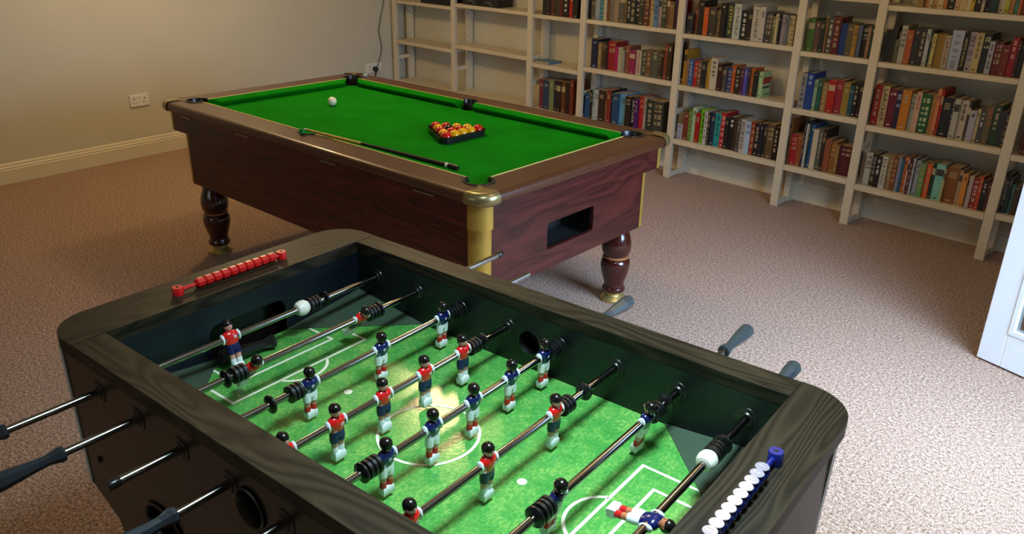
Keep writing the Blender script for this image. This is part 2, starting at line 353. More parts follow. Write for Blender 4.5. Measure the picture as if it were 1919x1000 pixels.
# ------------------------------------------------------------------ books
BOOKS={
"B2T":(1.048,[(-4.588,0.047,0.182,"1c1512"),(-4.541,0.037,0.178,"2a1d16"),(-4.504,0.046,0.181,"4a2c18"),(-4.458,0.05,0.187,"3a362c"),(-4.407,0.032,0.187,"5a1812","","d8cfc0"),(-4.376,0.058,0.192,"161310","","d8d0c0"),(-4.317,0.049,0.19,"a01c14"),(-4.269,0.053,0.199,"15130f")]),
"B3T":(1.055,[(-4.1015,0.0075,0.189,"15110f"),(-4.094,0.048,0.187,"575040"),(-4.046,0.044,0.193,"8a98a0"),(-4.001,0.044,0.193,"147a8c"),(-3.957,0.02,0.191,"c8b890"),(-3.937,0.037,0.192,"6e4a28"),(-3.9,0.027,0.193,"6a675c"),(-3.874,0.049,0.197,"8f7c60"),(-3.825,0.055,0.21,"565449"),(-3.769,0.023,0.204,"5c4828"),(-3.747,0.029,0.21,"14110f","","d8d0c0"),(-3.718,0.054,0.2,"1c2a22"),(-3.664,0.028,0.211,"1b1713","","d8d0c0"),(-3.636,0.041,0.201,"35362a"),(-3.595,0.046,0.204,"5a2818"),(-3.549,0.018,0.202,"8a6438"),(-3.53,0.027,0.208,"bca878"),(-3.503,0.036,0.208,"5a80a0"),(-3.466,0.027,0.208,"9a8480"),(-3.439,0.036,0.215,"37422a"),(-3.403,0.027,0.212,"5a3c22"),(-3.377,0.041,0.18,"7a5c34"),(-3.336,0.026,0.213,"2a1c40"),(-3.309,0.016,0.21,"8c2416","","e0d8c8")]),
"B3M":(0.698,[(-4.057,0.064,0.217,"101c38","","9ab0d0"),(-3.992,0.034,0.195,"8a7040"),(-3.958,0.034,0.202,"4a2e18"),(-3.924,0.021,0.206,"2a201c"),(-3.903,0.075,0.214,"8c1a1c"),(-3.828,0.033,0.178,"a01060"),(-3.796,0.033,0.179,"a8a488"),(-3.763,0.028,0.164,"8c9078"),(-3.735,0.044,0.198,"7a4430"),(-3.69,0.056,0.169,"8a1c48"),(-3.635,0.047,0.175,"b0a890","WESTERN","b02818"),(-3.587,0.047,0.181,"42463c"),(-3.541,0.046,0.18,"6a4c30"),(-3.494,0.061,0.191,"4c5040"),(-3.433,0.023,0.192,"544630"),(-3.411,0.026,0.195,"2c1e16"),(-3.385,0.03,0.245,"7c3820"),(-3.355,0.041,0.257,"3a2818")]),
"B3L":(0.295,[(-4.1015,0.0525,0.194,"1c4a78"),(-4.049,0.022,0.226,"201c18"),(-4.027,0.022,0.232,"8fa8a0"),(-4.005,0.048,0.236,"a8b4bc"),(-3.957,0.061,0.24,"2e2018"),(-3.896,0.017,0.252,"c4ac88"),(-3.879,0.043,0.254,"7c2c24"),(-3.836,0.017,0.254,"1a1816"),(-3.819,0.059,0.24,"1c4668"),(-3.76,0.066,0.243,"5c98b8"),(-3.694,0.053,0.233,"261a14"),(-3.641,0.033,0.235,"121010","ARCHER","d8d4c4"),(-3.608,0.032,0.23,"4a1c60"),(-3.576,0.044,0.245,"a81c1c"),(-3.532,0.028,0.242,"a09c90"),(-3.504,0.067,0.237,"20302c"),(-3.437,0.09,0.238,"38382f")]),
"B2L":(0.29,[(-4.607,0.049,0.24,"6e2434"),(-4.558,0.068,0.24,"1f3c58"),(-4.49,0.048,0.246,"76804c"),(-4.441,0.038,0.249,"1c2034"),(-4.403,0.043,0.251,"241812"),(-4.36,0.047,0.25,"6c4018"),(-4.313,0.056,0.254,"2a1a14"),(-4.258,0.037,0.282,"6c2c18")]),
"B4T":(1.037,[(-3.2215,0.0545,0.132,"26282a"),(-3.166,0.02,0.179,"5c2414"),(-3.147,0.01,0.181,"8a4a20"),(-3.137,0.046,0.226,"181a18"),(-3.091,0.036,0.183,"c0541c"),(-3.055,0.057,0.188,"3a342c"),(-2.998,0.014,0.174,"4a4430"),(-2.984,0.019,0.182,"6a5232"),(-2.965,0.043,0.219,"1a1218","","d0ccc4"),(-2.923,0.058,0.223,"26362c","SEYMOUR","c8b848"),(-2.865,0.052,0.222,"b8bcb4","JO NESBØ","1a1a18"),(-2.812,0.046,0.185,"181c18","","d8d8cc"),(-2.766,0.036,0.184,"241a18"),(-2.73,0.059,0.215,"b4b0a0","JO NESBØ","1a1a18"),(-2.671,0.033,0.22,"b4b0a8"),(-2.638,0.052,0.186,"3c3c40"),(-2.586,0.022,0.169,"5c603c"),(-2.564,0.022,0.184,"b4ac80"),(-2.542,0.017,0.183,"1c1a1c"),(-2.525,0.026,0.183,"a09498"),(-2.499,0.024,0.181,"70707c"),(-2.475,0.024,0.181,"b0a478"),(-2.451,0.021,0.18,"b4a880")]),
"B4M":(0.684,[(-3.2215,0.0265,0.241,"b08020"),(-3.195,0.026,0.179,"8a6440"),(-3.168,0.035,0.182,"1c5a94"),(-3.134,0.034,0.177,"a81c20"),(-3.099,0.034,0.181,"6a4c34"),(-3.065,0.034,0.181,"1a2428"),(-3.031,0.017,0.175,"8a7018"),(-3.014,0.022,0.201,"a8841c"),(-2.992,0.053,0.213,"b8b098"),(-2.939,0.036,0.182,"381414"),(-2.904,0.01,0.159,"141210"),(-2.894,0.031,0.165,"44423c"),(-2.863,0.035,0.164,"283c6c"),(-2.828,0.029,0.182,"b8501c"),(-2.798,0.04,0.172,"242418","","a8a488"),(-2.759,0.026,0.173,"4a1c34"),(-2.732,0.026,0.174,"4c48a0"),(-2.706,0.016,0.175,"38303a"),(-2.691,0.026,0.179,"b8541c"),(-2.665,0.033,0.162,"20201c"),(-2.631,0.031,0.165,"a0bc84")]),
"B4L":(0.295,[(-3.2215,0.0475,0.107,"a4a4ac"),(-3.173,0.045,0.194,"70301e"),(-3.128,0.024,0.226,"5c7c28"),(-3.105,0.035,0.242,"a8c0a0"),(-3.069,0.035,0.211,"9c1416"),(-3.034,0.038,0.241,"6cb81c","","24401c"),(-2.997,0.026,0.235,"bcb8b0","","3c3c3c"),(-2.971,0.02,0.23,"2a1e18"),(-2.951,0.034,0.231,"1c2c48"),(-2.917,0.045,0.234,"209090","","1c1c18"),(-2.872,0.036,0.244,"a81c24","","e0b8a8"),(-2.835,0.03,0.221,"1c1c20"),(-2.805,0.044,0.227,"14120f","","d8d4c8"),(-2.761,0.027,0.225,"3a2a22"),(-2.734,0.024,0.234,"4c463c"),(-2.71,0.038,0.229,"b0a898","BILLIE PIPER","28241f"),(-2.672,0.037,0.221,"a0b8cc","","3a4a5c"),(-2.635,0.032,0.223,"8c3414"),(-2.603,0.039,0.217,"181418"),(-2.564,0.026,0.224,"1a1a2c"),(-2.538,0.026,0.226,"24221c"),(-2.512,0.051,0.23,"5c482c"),(-2.461,0.036,0.221,"1a1612","","d0b090")]),
"B5T":(1.018,[(-2.347,0.048,0.196,"4c7034"),(-2.299,0.036,0.183,"5c4440"),(-2.263,0.03,0.193,"222c24"),(-2.234,0.014,0.196,"8a6038"),(-2.22,0.038,0.214,"44423c","","c8c0a4"),(-2.181,0.044,0.217,"5c1c22"),(-2.137,0.042,0.185,"16386c"),(-2.095,0.042,0.186,"565038"),(-2.054,0.026,0.181,"a47c30"),(-2.027,0.023,0.184,"505c74"),(-2.004,0.032,0.183,"181614","","b8b494"),(-1.972,0.02,0.181,"86644c"),(-1.952,0.02,0.185,"1e3824")]),
"B5M":(0.663,[(-2.336,0.04,0.219,"94908c"),(-2.296,0.049,0.228,"1c3c80","","a8b4cc"),(-2.247,0.025,0.19,"90a888"),(-2.221,0.031,0.184,"1f5448"),(-2.19,0.037,0.181,"8c6c3c"),(-2.153,0.048,0.201,"a02018"),(-2.106,0.045,0.206,"8a2430"),(-2.061,0.043,0.199,"8c7428"),(-2.018,0.026,0.184,"1e4c58"),(-1.992,0.027,0.206,"181410","","c0b89c"),(-1.965,0.029,0.21,"281a1c")]),
"B5L":(0.289,[(-2.3495,0.0105,0.297,"7c4c20"),(-2.339,0.045,0.202,"a01820"),(-2.294,0.034,0.208,"84481f"),(-2.26,0.013,0.289,"20242c"),(-2.247,0.016,0.283,"b0b0a8"),(-2.231,0.011,0.286,"1c3838"),(-2.22,0.024,0.282,"205080"),(-2.196,0.033,0.259,"c4b498"),(-2.163,0.028,0.268,"58584c"),(-2.135,0.024,0.271,"2c201a"),(-2.111,0.038,0.211,"84482c"),(-2.073,0.038,0.202,"84541c"),(-2.035,0.019,0.189,"8a6430"),(-2.016,0.081,0.189,"50141c")]),
"B6U":(1.328,[(-1.73,0.036,0.198,"8a6c3c"),(-1.694,0.028,0.198,"a86c30"),(-1.666,0.02,0.198,"b8a070"),(-1.646,0.028,0.198,"a88448"),(-1.618,0.027,0.198,"c0ac80"),(-1.591,0.021,0.185,"a86838"),(-1.57,0.035,0.198,"1c1814"),(-1.535,0.025,0.185,"bc9874"),(-1.51,0.036,0.198,"c0a878"),(-1.474,0.022,0.198,"c4bc98"),(-1.452,0.02,0.178,"b89c30"),(-1.431,0.031,0.185,"241618"),(-1.4,0.015,0.178,"bcb09c"),(-1.385,0.027,0.18,"241818"),(-1.358,0.036,0.198,"14382c"),(-1.322,0.032,0.198,"b8ac94"),(-1.29,0.021,0.198,"a4a42c"),(-1.268,0.023,0.178,"a07038"),(-1.245,0.023,0.18,"4c8c7c"),(-1.223,0.014,0.185,"b0541c"),(-1.209,0.012,0.18,"984018")]),
"B6T":(1.012,[(-1.866,0.032,0.177,"34382e"),(-1.834,0.032,0.203,"2e2a20"),(-1.802,0.012,0.131,"5c6048"),(-1.79,0.008,0.178,"64603c"),(-1.782,0.033,0.211,"a8a494","","1c1c1c"),(-1.748,0.036,0.188,"a4502c"),(-1.712,0.034,0.201,"2c2c2c"),(-1.678,0.034,0.201,"2c2a2a"),(-1.644,0.022,0.203,"a8acac"),(-1.621,0.014,0.194,"1a3020"),(-1.607,0.019,0.183,"b8ac68","","3c3c1c"),(-1.588,0.046,0.182,"8c6c24"),(-1.542,0.031,0.18,"a49c84","LARCHER","7c2420"),(-1.511,0.061,0.211,"a0a8b8","","788090"),(-1.448,0.026,0.191,"14130f","WHITE SCHOOL","c8b870"),(-1.422,0.033,0.21,"989098"),(-1.389,0.037,0.208,"b0a070","","6c5430"),(-1.352,0.037,0.209,"1c2420","","c8c898"),(-1.315,0.027,0.173,"9ca0a8"),(-1.288,0.041,0.172,"5c1418"),(-1.247,0.033,0.16,"702818"),(-1.214,0.032,0.203,"8c1820","","d0a8a0"),(-1.182,0.015,0.19,"40181c"),(-1.167,0.028,0.18,"181814","","a8a894")]),
"B6M":(0.639,[(-1.8675,0.0405,0.237,"981c14"),(-1.826,0.042,0.236,"b09c70","LARCHER","402c1c"),(-1.784,0.047,0.225,"601424","","d8b8b8"),(-1.737,0.032,0.225,"281c3c","","b0b8d0"),(-1.705,0.05,0.23,"b87418"),(-1.655,0.027,0.215,"9ca090","","1c1c1c"),(-1.628,0.029,0.23,"c09c84","","a04c38"),(-1.599,0.057,0.223,"1c5430","","c8d8a8"),(-1.541,0.021,0.23,"946c30"),(-1.52,0.021,0.262,"c87850"),(-1.499,0.014,0.258,"a42014"),(-1.482,0.05,0.222,"14161c"),(-1.432,0.012,0.226,"181c30"),(-1.42,0.032,0.224,"a8a898"),(-1.387,0.04,0.219,"b8a898","","2c1c1c"),(-1.348,0.016,0.214,"3c3430"),(-1.332,0.035,0.173,"a0a0ac"),(-1.297,0.017,0.184,"b0a078"),(-1.28,0.03,0.183,"403c3c","","c0c0b8"),(-1.251,0.033,0.209,"5c5438","","a84c28"),(-1.218,0.037,0.221,"243c20"),(-1.181,0.029,0.193,"282830"),(-1.152,0.016,0.196,"1a1810","","a89c64")]),
"B6L":(0.268,[(-1.847,0.04,0.2,"bcb8a4","","3c2c24"),(-1.807,0.028,0.2,"2c2620","","a89880"),(-1.779,0.035,0.194,"14130f","","c8c4b8"),(-1.743,0.033,0.199,"c0bcac","ELEGANS","2c2c2c"),(-1.71,0.029,0.202,"8c7048"),(-1.681,0.029,0.208,"74401f"),(-1.653,0.017,0.21,"8890a0"),(-1.635,0.017,0.204,"2c5c80"),(-1.618,0.021,0.217,"c47030"),(-1.598,0.009,0.208,"b0a0a0"),(-1.588,0.019,0.21,"4c1820"),(-1.57,0.013,0.22,"b0b4b8"),(-1.556,0.009,0.216,"28344c"),(-1.547,0.022,0.215,"8c94a0"),(-1.525,0.033,0.204,"5c8c50"),(-1.492,0.031,0.203,"d05414"),(-1.461,0.02,0.214,"143424"),(-1.441,0.049,0.214,"74b8ac"),(-1.39,0.01,0.197,"b8a468"),(-1.38,0.068,0.212,"7c4c18"),(-1.312,0.017,0.204,"a48c70"),(-1.295,0.007,0.19,"b09870"),(-1.288,0.026,0.192,"c88430"),(-1.261,0.007,0.185,"787468"),(-1.254,0.022,0.187,"ac9c94"),(-1.232,0.027,0.18,"8c1c18","","e0c8b8"),(-1.204,0.02,0.194,"b03c18"),(-1.184,0.027,0.175,"1a1614","","c8c0b8"),(-1.157,0.022,0.169,"4c181c")]),
"B7L":(0.286,[(-1.0755,0.0185,0.217,"161c1c","BOASTER of","d4d4cc"),(-1.057,0.016,0.202,"24342c"),(-1.041,0.016,0.166,"3c807c"),(-1.025,0.029,0.166,"3c3020"),(-0.996,0.022,0.161,"1c2034","","c8c8b0"),(-0.974,0.015,0.162,"382018")]),
"B7M":(0.62,[(-1.053,0.014,0.24,"5c1c1c"),(-1.039,0.015,0.242,"642020")])}

PH_={'B2T':'upper shelf of the narrow left bay','B2L':'lowest shelf of the narrow left bay',
'B3T':'upper shelf in bay behind pool table','B3M':'middle shelf in bay behind pool table','B3L':'lowest shelf in bay behind pool table',
'B4T':'upper shelf just right of pool table','B4M':'middle shelf just right of pool table','B4L':'lowest shelf just right of pool table',
'B5T':'upper shelf of narrow right bay','B5M':'middle shelf of narrow right bay','B5L':'lowest shelf of narrow right bay',
'B6U':'topmost shelf of bay near door','B6T':'upper shelf of bay near door','B6M':'middle shelf of bay near door','B6L':'lowest shelf of bay near door',
'B7M':'middle shelf at the door edge','B7L':'lowest shelf at the door edge'}
ORD=['first','second','third','fourth','fifth','sixth','seventh','eighth','ninth','tenth','eleventh','twelfth','thirteenth','fourteenth','fifteenth','sixteenth','seventeenth','eighteenth','nineteenth','twentieth','twenty-first','twenty-second','twenty-third','twenty-fourth','twenty-fifth','twenty-sixth','twenty-seventh','twenty-eighth','twenty-ninth']
import colorsys
def cname(hx):
    r,g,b=[int(hx[i:i+2],16)/255 for i in (0,2,4)]; h,s,v=colorsys.rgb_to_hsv(r,g,b); h*=360
    if v<.17: return 'black'
    if s<.16: return 'dark grey' if v<.38 else ('grey' if v<.58 else 'off-white')
    if s<.36 and v>.6: return 'cream' if 20<h<75 else ('pale blue' if 170<h<260 else 'pale')
    pre='dark ' if v<.32 else ''
    if h<12 or h>=345: return ('dark red' if v<.5 else 'red')
    if h<22: return 'dark brown' if v<.4 else ('rust brown' if v<.62 else 'orange')
    if h<42: return 'dark brown' if v<.35 else ('brown' if v<.6 else ('orange' if s>.7 else 'tan'))
    if h<65: return 'olive' if v<.5 else 'yellow'
    if h<160: return pre+'green'
    if h<200: return pre+'teal'
    if h<250: return pre+'blue'
    return pre+'purple' if h<300 else pre+'magenta'
_bm={}
def bookmat(hx):
    if hx not in _bm: _bm[hx]=plain('cover_'+cname(hx).replace(' ','_').replace('-','_'),hx,.45,var=.1,scale=30)
    return _bm[hx]
def letters(mb,txt,w,h,y,z0=.12,z1=.93,flip=False):
    """spine lettering reading downwards on the plane y, x in 0..w"""
    vs,fs,tw,th=text(txt); L=h*(z1-z0); s=min(w*.6/th,L/tw,.02/th*1.3); sx=min(L/tw,s*1.7); c=h*(z0+z1)/2
    mb.add([(w/2+b*s,y,c-a*sx) for a,b in vs],fs,False)
def book(x,w,h,z,hx,txt,tc,label,group,y,depth,rng):
    w2=max(w-.0012,.005)
    dark=sum(int(hx[i:i+2],16) for i in (0,2,4))<330
    mb=MB(); ct=min(.0022,w2*.2)
    mb.box(0,w2,0,ct,0,h); mb.box(0,ct,ct,depth,0,h); mb.box(w2-ct,w2,ct,depth,0,h)
    mats=[bookmat(hx)]
    alt=tc if tc else ('b0a078' if dark else '3c3428')
    mats.append(bookmat(alt)); mb.mat(1); yy=-.0006
    if txt: letters(mb,txt,w2,h,yy,.16 if len(txt)<7 else .1,.92)
    else:
        k=rng.random()
        def bar(a,b,c,d): mb.add([(w2*a,yy,h*c),(w2*b,yy,h*c),(w2*b,yy,h*d),(w2*a,yy,h*d)],[(0,1,2,3)],False)
        if k<.55 or tc:   # rows of illegible lettering running down the spine
            zz=.93-.04*rng.random(); two=rng.random()<.4 and w>.02
            while zz>.22:
                for q in range(rng.randint(3,8)):
                    l=rng.uniform(.008,.016)
                    if zz<.1: break
                    wd=rng.uniform(.12,.17) if two else rng.uniform(.16,.24); c_=.5 if not two else .68
                    bar(c_-wd,c_+wd,zz-l,zz)
                    if two and q%4: bar(.3-wd*.8,.3+wd*.8,zz-l,zz)
                    zz-=l+.006
                zz-=rng.uniform(.02,.1)
                if rng.random()<.25: break
            if rng.random()<.5: bar(.3,.7,.05,.085)
        elif k<.82: # horizontal title band
            for q in range(rng.randint(2,4)): bar(.2,.8,.84-q*.045,.86-q*.045)
            bar(.3,.7,.06,.09)
        elif k<.92: bar(.06,.94,.68,.86); bar(.3,.7,.05,.08)
    if hx=='a0bc84':   # its front cover shows: a red picture panel and a green band
        mats.append(bookmat('9c3420')); mats.append(bookmat('4c8a30')); xx=w2+.0006; d=depth
        for mi,(p0,p1,q0,q1) in ((2,(.05,.95,.52,.78)),(3,(.3,.9,.07,.13)),(1,(.12,.9,.34,.42))):
            mb.mat(mi); mb.add([(xx,d*p0,h*q0),(xx,d*p1,h*q0),(xx,d*p1,h*q1),(xx,d*p0,h*q1)],[(0,1,2,3)],False)
    o=mb.build('book',mats,None,(x,y,z),recalc=False); tag(o,label,'book',group)
    mb=MB(); mb.box(ct,w2-ct,ct,depth-.004,.002,h-.003); mb.build('pages',PAGES,o,recalc=False)
    return o
brng=random.Random(3)
for key,(z,rows) in BOOKS.items():
    n=len(rows)
    for i,r in enumerate(rows):
        x,w,h,hx=r[:4]; txt,tc=(r[4],r[5]) if len(r)>4 else ('','')
        size='thin ' if w<.016 else ('thick ' if w>.045 else '')
        if h>.235 and size=='': size='tall '
        where=ORD[i]+' from left on '+PH_[key] if i<n-1 else 'rightmost on '+PH_[key]
        lab=size+cname(hx)+' book, '+where
        book(x,w,h,z+.0005,hx,txt,tc,lab,'books on the '+PH_[key],YS+.04+brng.uniform(-.006,.012),min(.168,max(.11,h*.68)),brng)
# things on the emptier shelves at the left
mb=MB(); mb.box(0,.165,0,.15,0,.018); mb.mat(1); mb.box(.002,.163,-.0005,.0,.003,.015); o=mb.build('flat_book',[bookmat('5a7c8c'),PAGES],None,(-4.66,YS+.03,.7035)); o.location=(-4.652,YS+.03,.662); tag(o,'pale blue book lying flat on the narrow left bay','book')
def box_set(x,w,z,label,words):
    t=thing('storage_box',label,'box',(x,YS+.035,z),0,'black boxes on the upper left shelves')
    mb=MB(); mb.box(0,w,0,.17,0,.09); mb.mat(1)
    for k,(tx,fx,fz) in enumerate(words):
        vs,fs,tw,th=text(tx); s=.016
        mb.add([(w*fx+a*s,-.0007,fz+b*s) for a,b in vs],fs,False)
    mb.build('box_base',[plain('black_card','101014',.35),plain('pale_print','b8b8b0',.5)],t,recalc=False)
    mb=MB(); mb.box(-.002,w+.002,-.002,.172,.055,.094); mb.build('box_lid',plain('black_lid_card','131318',.35),t,bevel=.002)
box_set(-6.14,.42,1.0255,'black box on the upper shelf nearest the left corner',[])
box_set(-5.55,.222,1.0565,'black box with pale print, left of the pair on upper shelf',[('Soundtrack',.5,.034),('Tactic',.66,.014)])
box_set(-5.32,.222,1.0565,'black box with pale print, right of the pair on upper shelf',[('Soundtrack',.45,.034),('Tactic',.6,.014)])

# ------------------------------------------------------------------ pool table
PX,PY,PA=-3.1274,2.3564,.0713721
def pw(u,v,z): c,s=math.cos(PA),math.sin(PA); return (PX+u*c-v*s,PY+u*s+v*c,z)
pt=thing('pool_table','dark mahogany pool table with green cloth and brass corners','pool table',(PX,PY,0),PA)
ZT=.836; ZBED=.796; A,B=1.003,.506; UR,VR=1.155,.648; MU=-.02; MUN=-.042
def rr(U,V,r,n=8,off=0):
    r2=max(r-off,.002); U-=off; V-=off; pts=[]
    for cx,cy,a0 in ((U-r2,V-r2,0),(-(U-r2),V-r2,90),(-(U-r2),-(V-r2),180),(U-r2,-(V-r2),270)):
        for k in range(n+1):
            a=math.radians(a0+90*k/n); pts.append((cx+r2*math.cos(a),cy+r2*math.sin(a)))
    return pts
def inner_contour(rc=.056,rm=.046):
    P=[]
    def corner(cx,cy,a0):
        for k in range(13): 
            a=math.radians(a0+270*k/12); P.append((cx+rc*math.cos(a),cy+rc*math.sin(a)))
    def mid(cy,a0):
        for k in range(9):
            a=math.radians(a0+180*k/8); P.append(((MU if cy>0 else MUN)+rm*math.cos(a),cy+.85*rm*math.sin(a)))
    corner(A,B,-90); mid(B,0); corner(-A,B,0); corner(-A,-B,90); mid(-B,180); corner(A,-B,180)
    return P
IC=inner_contour()
# wooden top rail: bullnose outside, pocket cut-outs inside
mb=MB(); outer=rr(UR,VR,.075)
th=.046; R=th/2; prof=[(R-R*math.sin(t),ZT-R+R*math.cos(t)) for t in [PI*k/8 for k in range(9)]]
mb.mat(0,True); mb.loft([[(a,b,z) for a,b in rr(UR,VR,.075,8,o)] for o,z in prof],False)
mb.prism([rr(UR,VR,.075,8,R),IC],ZT-.0002,ZT)
mb.prism([rr(UR,VR,.075,8,R),IC],ZT-th,ZT-th+.0002)
n=len(IC); mb.add([(a,b,ZT-th) for a,b in IC]+[(a,b,ZT) for a,b in IC],[(i,(i+1)%n,n+(i+1)%n,n+i) for i in range(n)],False)
mb.build('top_rail',RAILW,pt,recalc=False)
# slate bed with cloth
def bed_contour(r=.05):
    P=[]; a2,b2=A-.006,B-.006
    def corner(cx,cy,a0):
        for k in range(9):
            a=math.radians(a0-90*k/8); P.append((cx+r*math.cos(a),cy+r*math.sin(a)))
    def mid(cy,a0):
        for k in range(9):
            a=math.radians(a0-180*k/8); P.append(((MU if cy>0 else MUN)+.046*math.cos(a),cy+.042*math.sin(a)))
    corner(a2,b2,270); mid(b2,360); corner(-a2,b2,360); corner(-a2,-b2,90); mid(-b2,180); corner(a2,-b2,180)
    return P
mb=MB(); mb.prism([bed_contour()],ZBED-.03,ZBED); mb.build('playing_surface',FELT,pt)
# cushions (profile: yellow strip - cloth top - nose - undercut) and their trim strips
def cushion(p,q,nrm,cutp,cutq):
    p=Vector((*p,0));q=Vector((*q,0));nrm=Vector((*nrm,0)); d=(q-p).normalized(); rings=[]
    pr=[(0,ZT-.001),(.012,ZT),(.034,ZT-.006),(.045,ZT-.012),(.046,ZT-.018),(.03,ZBED+.004),(.026,ZBED+.0005),(0,ZBED+.0005)]
    for e,cut in ((p,cutp),(q,-cutq)):
        rings.append([tuple(e+nrm*o+d*(cut*(o/.046)**1.5)+Vector((0,0,z))) for o,z in pr])
    mid=[]; mb=MB(); mb.mat(0,True); mb.loft(rings,True,True,True); mb.build('cushion',FELT,pt)
    mb=MB(); a=p+nrm*-.001; b=q+nrm*-.001
    r2=[[tuple(e+nrm*o+Vector((0,0,z))) for o,z in ((-.0005,ZT-.004),(-.0005,ZT+.0012),(.0055,ZT+.0012),(.0055,ZT-.004))] for e in (p,q)]
    mb.loft(r2,True,True,False); mb.build('cushion_strip',TRIMY,pt)
rc=.056
cushion((-A+rc,B),(MU-.046,B),(0,-1),.045,.02); cushion((MU+.046,B),(A-rc,B),(0,-1),.02,.045)
cushion((-A+rc,-B),(MUN-.046,-B),(0,1),.045,.02); cushion((MUN+.046,-B),(A-rc,-B),(0,1),.02,.045)
cushion((-A,-B+rc),(-A,B-rc),(1,0),.045,.045); cushion((A,-B+rc),(A,B-rc),(-1,0),.045,.045)
# pockets: black liner walls, bottom and a raised lip
def pocket(cx,cy,a0,span,r,ry):
    mb=MB(); mb.mat(0,True); K=16; angs=[math.radians(a0+span*k/K) for k in range(K+1)]
    def P(rr_,z): return [(cx+rr_*math.cos(a),cy+rr_*ry*math.sin(a),z) for a in angs]
    mb.loft([P(r-.004,ZBED-.06),P(r-.005,ZT),P(r-.003,ZT+.004),P(r+.006,ZT+.004),P(r+.009,ZT+.0002)],False,False)
    rb=[(cx+r*math.cos(2*PI*k/20),cy+r*ry*math.sin(2*PI*k/20),ZBED-.034) for k in range(20)]
    mb.add(rb,[tuple(range(20))],False)
    mb.build('pocket_liner',BLACKP,pt,recalc=False)
pocket(A,B,-90,270,rc,1); pocket(-A,B,0,270,rc,1); pocket(-A,-B,90,270,rc,1); pocket(A,-B,180,270,rc,1)
pocket(MU,B,0,180,.046,.85); pocket(MUN,-B,180,180,.046,.85)
# cabinet boards with notched corners, brass corner strips
U1,V1=1.112,.612; E1=.05; ZS=.69; ZB=.40; ZA=ZT-th
IN=.045; E2=.046; U2,V2=U1-IN,V1-IN
def rect4(L,E,z0,z1): return [(-L+E,z0),(L-E,z0),(L-E,z1),(-L+E,z1)]
for s in (-1,1):
    mb=MB(); mb.prism([rect4(U1,E1,ZS,ZA)],s*V1-.009,s*V1+.009,'xz'); mb.prism([rect4(U2,E2,ZB,ZS+.01)],s*V2-.009,s*V2+.009,'xz')
    mb.box(-U1+E1,U1-E1,min(s*V1,s*V2),max(s*V1,s*V2),ZS,ZS+.004); mb.build('side_panel',MAHOG,pt)
win=[]
for cx,cz,a0 in ((.125,.587,0),(-.165,.587,90),(-.165,.50,180),(.125,.50,270)):
    for k in range(5):
        a=math.radians(a0+22.5*k); win.append((cx+.014*math.cos(a),cz+.014*math.sin(a)))
for s in (-1,1):
    mb=MB(); mb.prism([rect4(V1,E1,ZS,ZA)],s*U1-.009,s*U1+.009,'yz'); mb.prism([rect4(V2,E2,ZB,ZS+.01)]+([win] if s>0 else []),s*U2-.009,s*U2+.009,'yz')
    mb.box(min(s*U1,s*U2),max(s*U1,s*U2),-V1+E1,V1-E1,ZS,ZS+.004); ep=mb.build('end_panel',MAHOGE,pt)
    if s>0:
        mb=MB(); mb.box(U2-.18,U2-.012,-.2,.16,.46,.462); mb.box(U2-.182,U2-.18,-.2,.16,.46,.63); mb.box(U2-.18,U2-.012,-.2,-.198,.46,.63); mb.box(U2-.18,U2-.012,.158,.16,.46,.63); mb.box(U2-.18,U2-.012,-.2,.16,.628,.63)
        mb.build('ball_return_tray',DARK,ep)
mb=MB(); mb.prism([[(-U1+.13,-V1+.06),(U1-.13,-V1+.06),(U1-.06,-V1+.13),(U1-.06,V1-.13),(U1-.13,V1-.06),(-U1+.13,V1-.06),(-U1+.06,V1-.13),(-U1+.06,-V1+.13)]],ZB+.002,ZB+.02); mb.build('underside_board',DARK,pt)
